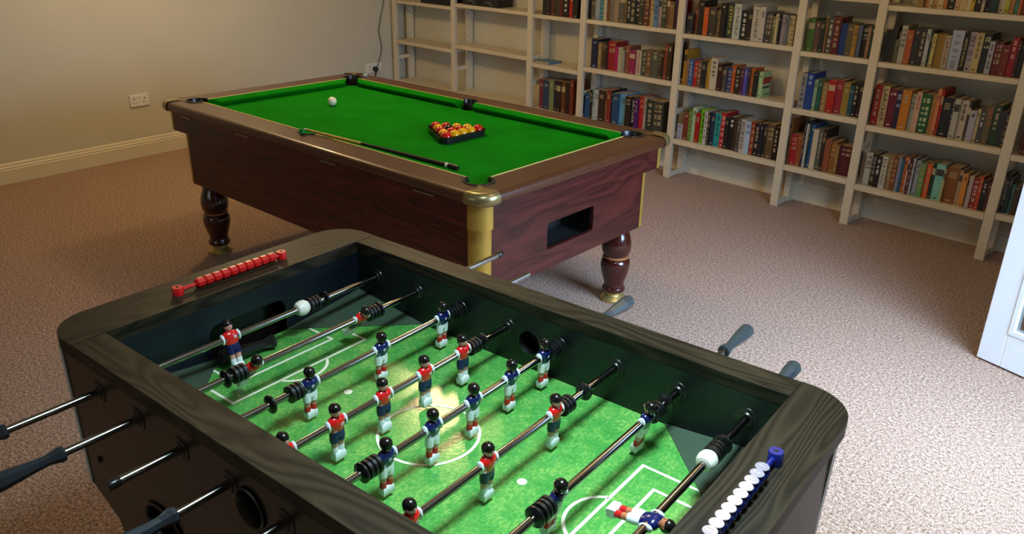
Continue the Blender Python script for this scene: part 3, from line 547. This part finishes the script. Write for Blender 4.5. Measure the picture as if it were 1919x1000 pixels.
for su in (-1,1):
    for sv in (-1,1):
        mb=MB(); mb.mat(0,True)
        def arc(U,V,E,z):
            r=E+.0105; return [(su*(U-E+r*math.cos(math.radians(-6+102*k/10))),sv*(V-E+r*math.sin(math.radians(-6+102*k/10))),z) for k in range(11)]
        mb.loft([arc(U1,V1,E1,ZA),arc(U1,V1,E1,ZS),arc(U2,V2,E2,ZS),arc(U2,V2,E2,ZB)],False,False)
        mb.build('corner_strip',BRASSP,pt)
        # brass cap wrapping the bullnose, with a tongue pointing to the pocket
        mb=MB(); mb.mat(0,True); g=.004; rings=[]
        pr2=[(o-g,z+(g if z>ZT-R else -g)*abs(math.cos(PI*i/8))) for i,(o,z) in enumerate(prof)]
        for o,z in pr2:
            r2=max(.075-o,.004); cx,cy=UR-.075,VR-.075; pts=[(su*(cx+r2),sv*(cy-.018),z)]
            for k in range(9): a=math.radians(90*k/8); pts.append((su*(cx+r2*math.cos(a)),sv*(cy+r2*math.sin(a)),z))
            pts.append((su*(cx-.018),sv*(cy+r2),z)); rings.append(pts)
        mb.loft(rings,False,False)
        tp=[(su*(A+.046),sv*(B+.038),ZT+.003),(su*(A+.038),sv*(B+.046),ZT+.003)]
        ring0=rings[0]; m_=len(ring0)
        fan=[]
        for k in range(m_):
            f=k/(m_-1); fan.append((tp[0][0]*(1-f)+tp[1][0]*f,tp[0][1]*(1-f)+tp[1][1]*f,ZT+.003))
        midr=[]
        for k in range(m_):
            f=abs(2*k/(m_-1)-1); t=.55; a=Vector(ring0[k]).lerp(Vector(fan[k]),t); c=(Vector(fan[0])+Vector(fan[-1]))/2; c2=Vector(ring0[m_//2]).lerp(c,t)
            midr.append(tuple(a.lerp(c2,.55*f))[:2]+(ZT+.004,))
        mb.loft([ring0,midr,fan],False,False)
        mb.build('corner_cap',BRASSC,pt,sharp=60)
        # turned leg
        lx,ly=su*.973,sv*.5
        mb=MB(); mb.mat(0,True)
        mb.lathe([(.05,.405),(.052,.375),(.062,.345),(.07,.315),(.073,.29),(.07,.262),(.062,.243),(.058,.238)],(lx,ly,0),'z',28,False)
        mb.lathe([(.058,.226),(.066,.221),(.071,.205),(.072,.188),(.068,.16),(.058,.125),(.05,.1),(.048,.085),(.055,.07),(.058,.06),(.054,.05),(.045,.044)],(lx,ly,0),'z',28)
        lg=mb.build('leg',LEGW,pt,sharp=50)
        mb=MB(); mb.mat(0,True); mb.lathe([(.056,.239),(.063,.236),(.064,.232),(.063,.228),(.056,.225)],(lx,ly,0),'z',28); mb.build('leg_ring',RINGW,lg)
        mb=MB(); mb.mat(0,True); mb.lathe([(.04,.046),(.04,.034),(.046,.026),(.058,.02),(.064,.012),(.064,.001),(.06,0)],(lx,ly,0),'z',28); mb.build('brass_foot',BRASS,lg)
for u in (-.933,-.407,.244,.829):
    mb=MB(); mb.box(u-.055,u+.055,-V1-.0125,-V1-.006,.7725,.7815); mb.build('catch_plate',STEEL,pt,bevel=.001)

# balls, rack, cue, chalk
def ball(name,u,v,m,label,group,r=.0254,z=ZBED):
    mb=MB(); mb.mat(0,True); mb.sphere((0,0,0),r,24,14); o=mb.build(name,m,None,pw(u,v,z+r+.0003)); return tag(o,label,'ball',group)
ball('cue_ball',-.579,.0295,BALLW,'white cue ball alone on the green cloth',None,.0238)
Fv,Lv,Rv=Vector((.412,-.094)),Vector((.212,-.003)),Vector((.431,.133))
cen=(Fv+Lv+Rv)/3
# equilateral ball lattice about the measured centre
ang=math.atan2(Fv.y-cen.y,Fv.x-cen.x); Rb=4*.0512/math.sqrt(3)
F_=cen+Vector((math.cos(ang),math.sin(ang)))*Rb; R_=cen+Vector((math.cos(ang+2*PI/3),math.sin(ang+2*PI/3)))*Rb; L_=cen+Vector((math.cos(ang-2*PI/3),math.sin(ang-2*PI/3)))*Rb
def lat(i,j): return L_+(F_-L_)*(i/4)+(R_-L_)*(j/4)   # i toward front corner, j toward right corner
cols={(0,0):'r',(1,0):'y',(2,0):'r',(3,0):'y',(4,0):'r',(0,1):'r',(0,2):'y',(0,3):'y',(0,4):'r',(1,1):'b',(2,1):'r',(1,2):'r',(3,1):'y',(2,2):'y',(1,3):'y'}
posn={(0,0):'at the left corner of the rack',(1,0):'next to the left corner on the left side of the rack',(2,0):'midway along the left side of the rack',(3,0):'on the left side next to the front corner ball',(4,0):'at the front corner of the rack',
(0,1):'on the back edge next to the left corner ball',(0,2):'midway along the back edge of the rack',(0,3):'on the back edge near the right corner ball',(0,4):'at the right corner of the rack',(1,1):'inside the rack near its left corner',
(2,1):'inside the rack near its front corner',(1,2):'inside the rack near its right corner',(3,1):'on the near edge next to the front corner ball',(2,2):'midway along the near edge of the rack',(1,3):'on the near edge next to the right corner ball'}
for (i,j),c in cols.items():
    q=lat(i,j); nm={'r':'red','y':'yellow','b':'black'}[c]
    ball('pool_ball',q.x,q.y,{'r':BALLR,'y':BALLY,'b':BALLB}[c],nm+' ball '+posn[(i,j)],'balls in the triangle')
def tri(off,r,n=7):
    P=[]; k=off
    for c in (F_,R_,L_):
        a0=math.atan2(c.y-cen.y,c.x-cen.x)-PI/3
        for i in range(n+1):
            a=a0+2*PI/3*i/n; P.append((c.x+r*math.cos(a),c.y+r*math.sin(a)))
    return P
rk=thing('ball_rack','black plastic triangle holding the pool balls','ball rack',pw(cen.x,cen.y,ZBED),PA)
mb=MB(); mb.prism([[(a-cen.x,b-cen.y) for a,b in tri(0,.0335)],[(a-cen.x,b-cen.y) for a,b in tri(0,.0275)]],.0005,.03)
mb.prism([[(a-cen.x,b-cen.y) for a,b in tri(0,.037)],[(a-cen.x,b-cen.y) for a,b in tri(0,.0275)]],.0275,.03); mb.build('frame',BLACKP,rk,bevel=.001)
# short cue lying over the near middle pocket
c0=Vector(pw(-.05,-.522,.852)); c1=Vector(pw(.775,-.385,.8125)); dv=c1-c0; Lc=dv.length
cue=bpy.data.objects.new('pool_cue',None); COL.objects.link(cue); tag(cue,'short pool cue with pale shaft and dark butt along the near cushion','cue')
cue.location=c0; cue.rotation_euler=dv.to_track_quat('X','Z').to_euler()
mb=MB(); mb.mat(0,True); mb.lathe([(.0048,.012),(.0066,.4*Lc)],(0,0,0),'x',14); mb.build('shaft',CUEW,cue)
mb=MB(); mb.mat(0,True); mb.lathe([(.0045,0),(.0053,.003),(.0055,.012)],(0,0,0),'x',12); mb.build('tip',LINE,cue)
mb=MB(); mb.mat(0,True); mb.lathe([(.0066,.4*Lc),(.0112,.93*Lc)],(0,0,0),'x',14); mb.lathe([(.0116,.945*Lc),(.0122,.985*Lc),(.0105,Lc)],(0,0,0),'x',14); mb.build('butt',plain('dark_cue_butt','1c1814',.3,var=.3,scale=40),cue)
mb=MB(); mb.mat(0,True); mb.lathe([(.0114,.93*Lc),(.0117,.945*Lc)],(0,0,0),'x',14); mb.build('joint_ring',LINE,cue)
def chalk(u,v,z,label,m,rz):
    t=thing('chalk_cube',label,'chalk',pw(u,v,z),PA+rz,'cue chalk cubes')
    mb=MB(); mb.box(-.0095,.0095,-.0095,.0095,0,.019); mb.build('paper_sides',m,t,bevel=.0015)
    mb=MB(); mb.box(-.008,.008,-.008,.008,.019,.0205); mb.build('chalk_top',CHALK,t)
chalk(-.030,-.549,ZT+.0045,'green chalk cube at the near middle pocket beside the cue',CHALK,.5)
chalk(-.985,.585,ZT+.0005,'pale chalk cube on the far corner of the rail',CHALKW,.2)

# ------------------------------------------------------------------ football table
FX,FY,FA=-1.0923616,.8712997,.1219564
def fw(u,v,z): c,s=math.cos(FA),math.sin(FA); return (FX+u*c-v*s,FY+u*s+v*c,z)
ft=thing('football_table','black ash table football game with eight chrome rods','table football',(FX,FY,0),FA)
ZF=.9058; ZR=.8227; ZP=.736; A2,B2=.6008,.3448; UL,UE=-.736,.712; VN,VF=-.416,.410; TH=.03
def endboard(s):
    # outer end board with two rounded outer corners
    r=.095; ue=UE if s>0 else -UL; P=[]
    for cx,cy,a0 in ((ue-r,VF-r,0),):
        pass
    def A_(cx,cy,a0): return [(cx+r*math.cos(math.radians(a0+90*k/10)),cy+r*math.sin(math.radians(a0+90*k/10))) for k in range(11)]
    if s>0: P=[(A2,VN)]+A_(ue-r,VN+r,270)+A_(ue-r,VF-r,0)+[(A2,VF)]
    else: P=[(-A2,VF)]+A_(-ue+r,VF-r,90)+A_(-ue+r,VN+r,180)+[(-A2,VN)]
    mb=MB(); mb.prism([P],ZF-TH,ZF); return mb.build('end_top_board',ASH,ft,bevel=.0015)
EB=[endboard(-1),endboard(1)]
for v0,v1 in ((VN,-B2),(B2,VF)):
    mb=MB(); mb.box(-A2+.0006,A2-.0006,v0,v1,ZF-TH,ZF-.0003); mb.build('side_top_board',ASHX,ft,bevel=.0012)
# cabinet sides
BN,BF=-.4093,.395; ULB,UEB=-.668,.685
def side_poly(): return [(ULB,ZF-TH),(ULB+.012,.535),(ULB+.115,.485),(ULB+.13,.42),(ULB+.2,.38),(UEB-.2,.38),(UEB-.13,.42),(UEB-.115,.485),(UEB-.012,.535),(UEB,ZF-TH)]
def ellipse(cx,cz,a,b,n=20,rot=0): return [(cx+a*math.cos(2*PI*k/n)*math.cos(rot)-b*math.sin(2*PI*k/n)*math.sin(rot),cz+a*math.cos(2*PI*k/n)*math.sin(rot)+b*math.sin(2*PI*k/n)*math.cos(rot)) for k in range(n)]
mb=MB(); mb.prism([side_poly(),ellipse(-.02,.80,.034,.034),ellipse(-.345,.59,.062,.034)],BN,BN+.02,'xz'); npan=mb.build('side_panel',ASHOUT,ft)
mb=MB(); mb.prism([side_poly()],BF-.02,BF,'xz'); mb.build('side_panel',ASHOUT,ft)
mb=MB(); mb.prism([[(-A2,ZP-.02),(A2,ZP-.02),(A2,ZF-TH),(-A2,ZF-TH)],ellipse(-.02,.80,.032,.032)],-B2-.018,-B2,'xz'); mb.build('inner_side_board',ASHIN,ft)
mb=MB(); mb.prism([[(-A2,ZP-.02),(A2,ZP-.02),(A2,ZF-TH),(-A2,ZF-TH)],ellipse(-.005,.805,.030,.030)],B2,B2+.018,'xz'); mb.build('inner_side_board',ASHIN,ft)
def slot():
    P=[]
    for cx,cz,a0 in ((.075,.80,0),(-.09,.80,90),(-.09,.70,180),(.075,.70,270)):
        for k in range(6): a=math.radians(a0+18*k); P.append((cx+.025*math.cos(a),cz+.025*math.sin(a)))
    return P
for s in (-1,1):
    mb=MB(); mb.prism([[(-B2,ZP-.07),(B2,ZP-.07),(B2,ZF-TH),(-B2,ZF-TH)],slot()],s*A2-(.012 if s<0 else 0),s*A2+(0 if s<0 else .012),'yz'); g=mb.build('inner_end_board',ASHIN_Y,ft)
    x0,x1=(s*A2-.06,s*A2-.013) if s<0 else (s*A2+.013,s*A2+.06)
    mb=MB(); mb.box(x0 if s<0 else x1-.002,x0+.002 if s<0 else x1,-.13,.12,.66,.85); mb.build('goal_recess',DARK,g)
    mb=MB(); u=UEB if s>0 else ULB; mb.box(u-(.02 if s>0 else 0),u+(0 if s>0 else .02),BN+.02,BF-.02,.50,ZF-TH); mb.build('end_panel',LITEND if s>0 else ASHOUT,ft)
for v,q in ((BN,-1),(BF,1)):
    for u,k in ((ULB,-1),(UEB,1)):
        def sec(uu,z): return [(uu+k*.0075,v+q*.0025,z),(uu-k*.004,v+q*.0025,z),(uu-k*.004,v-q*.02,z),(uu+k*.0075,v-q*.02,z)]
        mb=MB(); mb.loft([sec(u,ZF-TH-.0005),sec(u-k*.012,.535)],True,True,False); mb.build('edge_strip',GREYTRIM,ft)
for u in (-.5,.5):
    for v in (-.34,.33):
        mb=MB(); mb.box(u-.05,u+.05,v-.05,v+.05,0,.46); mb.build('leg',ASHOUT,ft,bevel=.004)
mb=MB(); mb.box(-.6,.6,BN+.02,BF-.02,.44,.452); mb.build('bottom_board',ASHOUT,ft)
mb=MB(); mb.mat(0,True)
mb.lathe([(.040,-.004),(.036,-.006),(.033,-.002),(.031,.03),(.012,.05),(.0005,.052)],(-.02,BN,.80),'y',24,False); mb.build('serving_cup',BLACKP,ft,recalc=False)
mb=MB(); mb.mat(0,True); mb.lathe([(.036,0),(.036,-.003),(.030,-.004),(.028,.005),(.02,.04),(.0005,.045)],(-.005,B2,.805),'y',24,False); mb.build('serving_cup',BLACKP,ft,recalc=False)
mb=MB(); mb.mat(0,True); rings=[]
for a,b,y in ((.070,.042,-.004),(.064,.036,-.006),(.060,.032,-.002),(.055,.03,.04),(.02,.01,.06)): rings.append([(p_[0],BN+y,p_[1]) for p_ in ellipse(-.345,.59,a,b,24)])
mb.loft(rings,False); mb.build('ball_return_cup',BLACKP,ft,recalc=False)
for u,z in ((-.594,.626),(.6,.63)):
    mb=MB(); mb.mat(0,True); mb.lathe([(.0075,0),(.0075,-.004),(.004,-.006)],(u,BN,z),'y',14); mb.build('bolt_head',BLACKP,ft)
# pitch
mb=MB(); mb.box(-A2,A2,-B2,B2,ZP-.012,ZP); mb.build('pitch',PITCH,ft)
ZL=ZP+.0006
def flat(mb,poly): mb.add([(a,b,ZL) for a,b in poly],[tuple(range(len(poly)))],False)
def ring(mb,cx,cy,r,w,a0=0,a1=360,n=48):
    for k in range(n):
        a=math.radians(a0+(a1-a0)*k/n); b=math.radians(a0+(a1-a0)*(k+1)/n)
        flat(mb,[(cx+(r-w)*math.cos(a),cy+(r-w)*math.sin(a)),(cx+r*math.cos(a),cy+r*math.sin(a)),(cx+r*math.cos(b),cy+r*math.sin(b)),(cx+(r-w)*math.cos(b),cy+(r-w)*math.sin(b))])
mb=MB(); ring(mb,-.004,0,.108,.0065); mb.build('centre_circle',LINE,ft,recalc=False)
def disc(mb,cx,cy,r,n=20): flat(mb,[(cx+r*math.cos(2*PI*k/n),cy+r*math.sin(2*PI*k/n)) for k in range(n)])
for u in (-.2525,.2386):
    mb=MB(); disc(mb,u,0,.0098); mb.build('penalty_spot',LINE,ft,recalc=False)
def rect(mb,x0,x1,y0,y1): flat(mb,[(min(x0,x1),y0),(max(x0,x1),y0),(max(x0,x1),y1),(min(x0,x1),y1)])
for s,uo,ui in ((-1,.404,.469),(1,.388,.440)):
    w=.0068; mb=MB()
    rect(mb,s*uo,s*(uo+w),-.194,.194); rect(mb,s*(uo+w),s*A2,.194-w,.194); rect(mb,s*(uo+w),s*A2,-.194,-.194+w)
    rect(mb,s*ui,s*(ui+w),-.142,.142); rect(mb,s*(ui+w),s*A2,.142-w,.142); rect(mb,s*(ui+w),s*A2,-.142,-.142+w)
    cx=s*(uo+.036); r=.078; aa=math.degrees(math.acos(.036/r))
    ring(mb,cx,0,r,w,(180-aa) if s>0 else -aa,(180+aa) if s>0 else aa,20)
    mb.build('penalty_area',LINE,ft,recalc=False)
for su in (-1,1):
    for sv in (-1,1):
        a=(su*A2,sv*B2,ZP+.03); b=(su*.355,sv*B2,ZP+.002); c=(su*A2,sv*.10,ZP+.002); z0=ZP+.0004
        mb=MB(); vs=[a,b,c,(a[0],a[1],z0),(b[0],b[1],z0),(c[0],c[1],z0)]
        mb.add(vs,[(0,1,2),(3,5,4),(0,3,4,1),(1,4,5,2),(2,5,3,0)]); mb.build('corner_ramp',RAMP,ft)
# --- figures on the rods.  u+ is the figures' facing for +1
def figure_mesh(red,tan=False):
    """one continuous little player: 0 skin 1 hair 2 shirt 3 white 4 shorts 5 sock 6 emblem"""
    mb=MB(); mb.mat(0,True)
    # two moulded legs
    for s in (-1,1):
        y=s*.0078
        mb.mat(0); mb.lathe([(.0068,-.036),(.0066,-.046),(.0058,-.05)],(0,y,0),'z',12)
        mb.mat(5 if not red else 3); mb.lathe([(.0064,-.049),(.0068,-.056),(.0064,-.062)],(0,y,0),'z',12)
        mb.mat(4); mb.lathe([(.0082,-.014),(.0092,-.026),(.0086,-.037)],(0,y,0),'z',14)
    mb.mat(4); mb.lathe([(.0085,-.012),(.0098,-.019),(.0085,-.027)],(0,0,0),'z',16,True,True,1,1.7)
    # tapered torso
    mb.mat(2)
    mb.lathe([(.008,-.016),(.0098,-.013),(.0112,0),(.0116,.007),(.0098,.0135),(.0055,.0165)],(0,0,0),'z',20,True,True,.98,1.72)
    mb.mat(3)
    for s in (-1,1): mb.sphere((0,s*.0205,.001),.0105,14,8,.85,.42,1.25)
    # neck, head, nose, ears
    mb.mat(0); mb.lathe([(.0054,.013),(.005,.021)],(0,0,0),'z',12)
    mb.sphere((.0005,0,.0288),.0115,16,10,1,.88,1.12)
    mb.lathe([(.0022,-.002),(.0012,.003)],(.0118,0,.0278),'z',8)
    for s in (-1,1): mb.sphere((-.0005,s*.0094,.028),.0024,8,6,.8,.5,1.2)
    mb.sphere((.0102,0,.0222),.0017,8,6,.6,1.6,.5)
    mb.mat(1)
    for s in (-1,1): mb.sphere((.0106,s*.0038,.0312),.001,6,4)
    mb.sphere((-.0012,0,.0318),.0129,16,8,1,.9,.92,PI*.45,PI)
    mb.sphere((-.0042,0,.0275),.0110,14,8,.8,.92,1.05)
    # foot block
    mb.mat(3,False); mb.loft([[(x*k,y*k2,z) for x,y in ((-.0075,-.013),(.0085,-.013),(.0085,.013),(-.0075,.013))] for z,k,k2 in ((-.0795,.75,.85),(-.077,1,1),(-.064,1,1),(-.0605,.8,.85))],True,True,False)
    # round badge, chest for red, back for blue
    mb.mat(6); xx=.0112 if red else -.0113; yy=.006 if red else 0
    for (r0,r1,off) in ((.0,.0032,0),):
        mb.add([(xx+(.0006 if red else -.0006)*1,yy+.0034*math.cos(2*PI*k/14),.002+.0034*math.sin(2*PI*k/14)) for k in range(14)],[tuple(range(14)) if red else tuple(range(14))[::-1]],False)
    mb.mat(2)
    mb.add([(xx+(.0009 if red else -.0009),yy+.0016*math.cos(2*PI*k/8),.002+.0016*math.sin(2*PI*k/8)) for k in range(8)],[tuple(range(8)) if red else tuple(range(8))[::-1]],False)
    mats=[P_SKIN2 if tan else P_SKIN,P_HAIR,P_RED if red else P_BLUE,P_WHITE,P_NAVY if red else P_WHITE,P_WHITE if red else P_SOCK,P_WHITE]
    o=mb.build('player_figure',mats,None,recalc=False,sharp=50); me=o.data; bpy.data.objects.remove(o); return me
FIG={'red':figure_mesh(True),'blue':figure_mesh(False),'tan':figure_mesh(False,True)}
def shape_mesh(name,mats,fn,sharp=35):
    mb=MB(); fn(mb); o=mb.build(name,mats,None,sharp=sharp); me=o.data; bpy.data.objects.remove(o); return me
def _bump(mb):
    mb.mat(0,True); pr=[]
    for k in range(3):
        y=-.015+k*.0105; pr+=[(.0145,y),(.0185,y+.001),(.0185,y+.0075),(.0145,y+.0085)]
    pr=[(.0085,-.015)]+pr+[(.0145,.0165),(.0085,.0165)]; mb.lathe(pr,(0,0,0),'y',22)
def _washer(mb): mb.mat(0,True); mb.lathe([(.0085,-.006),(.013,-.005),(.0195,-.002),(.0195,.002),(.013,.003),(.0085,.005)],(0,0,0),'y',24)
def _bush(mb): mb.mat(0,True); mb.lathe([(.0086,-.006),(.014,-.006),(.016,-.003),(.024,-.002),(.025,.0005)],(0,0,0),'y',26,False)
def _grip(mb):   # grows along +y, inner end at 0
    pr=[(.0085,0),(.0145,.001),(.0155,.008),(.0135,.014),(.0105,.028),(.0112,.045),(.0145,.075),(.0175,.105),(.0175,.135),(.015,.14)]
    mb.lathe(pr,(0,0,0),'y',8,True,False)
def _cap(mb): mb.mat(0,True); mb.lathe([(.0088,0),(.0095,.001),(.0095,.02),(.008,.0225)],(0,0,0),'y',18)
def _white(mb): mb.mat(0,True); mb.lathe([(.0085,-.017),(.014,-.0155),(.0185,-.008),(.0195,0),(.0185,.008),(.014,.0155),(.0085,.017)],(0,0,0),'y',24)
ME={'bumper':shape_mesh('bumper',BLACKR,_bump),'washer':shape_mesh('washer',BLACKP,_washer),'bush':shape_mesh('bush',BLACKP,_bush),'grip':shape_mesh('grip',HANDLE,_grip),'gripf':shape_mesh('grip_far',HANDLEF,_grip),'cap':shape_mesh('cap',BLACKP,_cap),'white':shape_mesh('white',WHITEP,_white)}
def child(name,me,par,v,rx=0,flip=False,label=None):
    o=bpy.data.objects.new(name,me); COL.objects.link(o); o.parent=par; o.location=(0,v,0)
    o.rotation_euler=(0,rx,PI if flip else 0)
    if label: o['label']=label
    return o
# rod: near end v0, far end v1, team, figures, tilt (about the rod; + swings the feet to -u), bumpers, washers, extras
RODS=[
 dict(v=(-.60,.47),t='red',men=[-.1068],tilt=-14,bump=[.1303],wash=[.1675],white=[.0955],grip=(-.583,1),bumpn=[]),
 dict(v=(-.57,.6764),t='red',men=[.1531,-.1538],tilt=42,bump=[.1895,-.1880],wash=[.2125,-.2188],grip=(-.547,1),cap=(.6764,0)),
 dict(v=(-.5237,.627),t='blue',men=[.2811,.0789,-.1214],tilt=3,bump=[.3155,-.1590],wash=[.336,-.2174],cap=(-.5237,1)),
 dict(v=(-.53,.46),t='red',men=[.1859,.0643,-.0561,-.1779,-.2976],tilt=0,bump=[.2210],wash=[.2524],grip=(-.5086,1)),
 dict(v=(-.50,.55),t='blue',men=[.2904,.1696,.0470,-.0708,-.1911],tilt=2,bump=[.3225,-.2255],wash=[.340,-.2475],grip=(.522,0),cap=(-.50,1)),
 dict(v=(-.55,.46),t='red',men=[.1205,-.0860,-.2809],tilt=3,bump=[.1560],wash=[.2229],grip=(-.53,1)),
 dict(v=(-.47,.60),t='blue',men=[.2163,-.0858],tilt=12,bump=[.2500,-.1210],wash=[.292,-.1460],grip=(.568,0),cap=(-.47,1)),
 dict(v=(-.47,.50),t='tan',men=[-.0337],tilt=78,bump=[.2046],wash=[.236],white=[.1714],grip=(.468,0),cap=(-.47,1)),
]
RN=['first','second','third','fourth','fifth','sixth','seventh','eighth']
for i,r in enumerate(RODS):
    u=(i-3.5)*.1501332
    mb=MB(); mb.mat(0,True); mb.lathe([(.0078,r['v'][0]),(.0078,r['v'][1])],(0,0,0),'y',18); rod=mb.build('rod',CHROME,ft,(u,0,ZR))
    tl=math.radians(r['tilt'])
    for v in r['men']:
        child('player_figure',FIG[r['t']],rod,v,tl,r['t']!='red') if r['t']=='red' else child('player_figure',FIG[r['t']],rod,v,-tl,True)
    for v in r['bump']: child('rubber_bumper',ME['bumper'],rod,v)
    for v in r['wash']: child('washer',ME['washer'],rod,v)
    for v in r.get('white',[]): child('white_stopper',ME['white'],rod,v)
    child('wall_bush',ME['bush'],rod,B2); child('wall_bush',ME['bush'],rod,BN)
    if 'grip' in r: 
        near=r['grip'][1]; child('handle',ME['grip' if near else 'gripf'],rod,r['grip'][0],0,bool(near))
    if 'cap' in r: child('end_cap',ME['cap'],rod,r['cap'][0],0,bool(r['cap'][1]))
for o in [o for o in bpy.data.objects if o.name.startswith('player_figure')]:
    if o.rotation_euler[2]>1: # blue figures face -u: rotate about z first, then tilt about the rod
        o.rotation_euler=(0,o.rotation_euler[1],PI)
# score counters
def counter(u,v0,sgn,mb_m,disc_,label):
    c=bpy.data.objects.new('score_counter',None); COL.objects.link(c); c.parent=ft; c.location=(u,0,ZF); c['label']=label
    z=.015 if disc_ else .0105; hp=.0245 if disc_ else .019
    mb=MB(); mb.mat(0,True)
    va,vb=v0; mb.tube([(0,va,z),(0,vb,z)],.0045,10)
    mb.build('counter_bar',mb_m,c)
    for v in v0:
        mb=MB(); mb.mat(0,True); mb.lathe([(.0125,0),(.0125,hp-.0015),(.0115,hp),(.004,hp)],(0,v,0),'z',20); mb.mat(1); mb.lathe([(.004,hp+.0001),(.0035,hp+.0003)],(0,v,0),'z',10); mb.build('counter_post',[mb_m,DARK],c)
    return c,z
red,z=counter(-.656,(-.146,.142),1,REDP,False,'red bead score counter')
for k in range(10):
    v=-.089+k*.0222
    mb=MB(); mb.mat(0,False); zb=.0115
    oct_=lambda r,y:[(r*math.sin(PI/8+PI/4*q),v+y,zb+r*math.cos(PI/8+PI/4*q)) for q in range(8)]
    mb.loft([oct_(.0085,-.0109),oct_(.0122,-.0078),oct_(.0122,.0078),oct_(.0085,.0109)],True,True,False)
    mb.mat(1); vs,fs,tw,th=text(str(k+1)); s=.0125
    mb.add([(b*-s,v+a*s,zb+.0122*math.cos(PI/8)+.0003) for a,b in vs],fs,False)
    mb.mat(2)
    mb.build('bead',[REDP,LINE,LINE],red,recalc=False)
DISC=plain('clear_number_disc','8a8694',.12,coat=.6); 
blu,z=counter(.656,(.126,-.150),1,BLUEP,True,'blue bead score counter with pale number discs')
for k in range(10):
    v=.0665-k*.0207
    mb=MB(); mb.mat(0,True); mb.lathe([(.0075,-.0102),(.0115,-.0075),(.0125,0),(.0115,.0075),(.0075,.0102)],(0,v,z),'y',14)
    mb.mat(1); mb.lathe([(.0105,.0118),(.0114,.0132),(.0105,.0140)],(0,v,z),'z',20)
    mb.mat(2); vs,fs,tw,th=text(str(k+1)); s=.013
    mb.add([(b*s,v-a*s,z+.0145) for a,b in vs],fs,False)
    mb.build('bead',[BLUEP,DISC,LINE],blu,recalc=False)
# broken-off handle lying on the pitch
lh=bpy.data.objects.new('loose_handle',shape_mesh('loose_handle',BLACKP,_grip)); COL.objects.link(lh)
lh.scale=(1.15,1.02,1.15)
tag(lh,'black rod handle lying loose on the pitch by the goal','handle')
lh.location=fw(-.543,.020,ZP+.0212); lh.rotation_euler=(0,0,FA+PI-.18)

# ------------------------------------------------------------------ light
def light(kind,name,loc,energy,col,rot=None,**k):
    d=bpy.data.lights.new(name,kind); d.energy=energy; d.color=col
    for a,b in k.items(): setattr(d,a,b)
    o=bpy.data.objects.new(name,d); COL.objects.link(o); o.location=loc
    if rot: o.rotation_euler=rot
    return o
WARM=(1,.71,.38)
for x,y,e in ((-5.1,2.45,40),(-3.32,2.72,33),(-1.27,2.62,11)):
    light('POINT','ceiling_lamp',(x,y,2.38),e,WARM,shadow_soft_size=.09)
light('AREA','daylight_doorway',(.16,2.75,1.2),74,(.46,.67,1.0),(0,PI/2-.72,0),shape='RECTANGLE',size=1.5,size_y=1.2,spread=math.radians(115))
light('AREA','daylight_window',(-2.3,-2.58,1.55),10,(.85,.92,1.0),(PI/2,0,0),shape='RECTANGLE',size=2.4,size_y=1.2)
light('AREA','overhead_cool_fill',(-.55,.98,2.47),26,(.66,.9,1.0),(0,0,0),shape='RECTANGLE',size=.36,size_y=.5,spread=math.radians(110))  # added cool light above the football table; the ceiling has no opening there
w=bpy.data.worlds.new('sky'); scn.world=w; w.use_nodes=True
bg=w.node_tree.nodes['Background']; sk=w.node_tree.nodes.new('ShaderNodeTexSky'); sk.sky_type='HOSEK_WILKIE'; sk.turbidity=4
w.node_tree.links.new(sk.outputs['Color'],bg.inputs['Color']); bg.inputs['Strength'].default_value=.12
scn.view_settings.view_transform='Standard'; scn.view_settings.look='None'; scn.view_settings.exposure=0
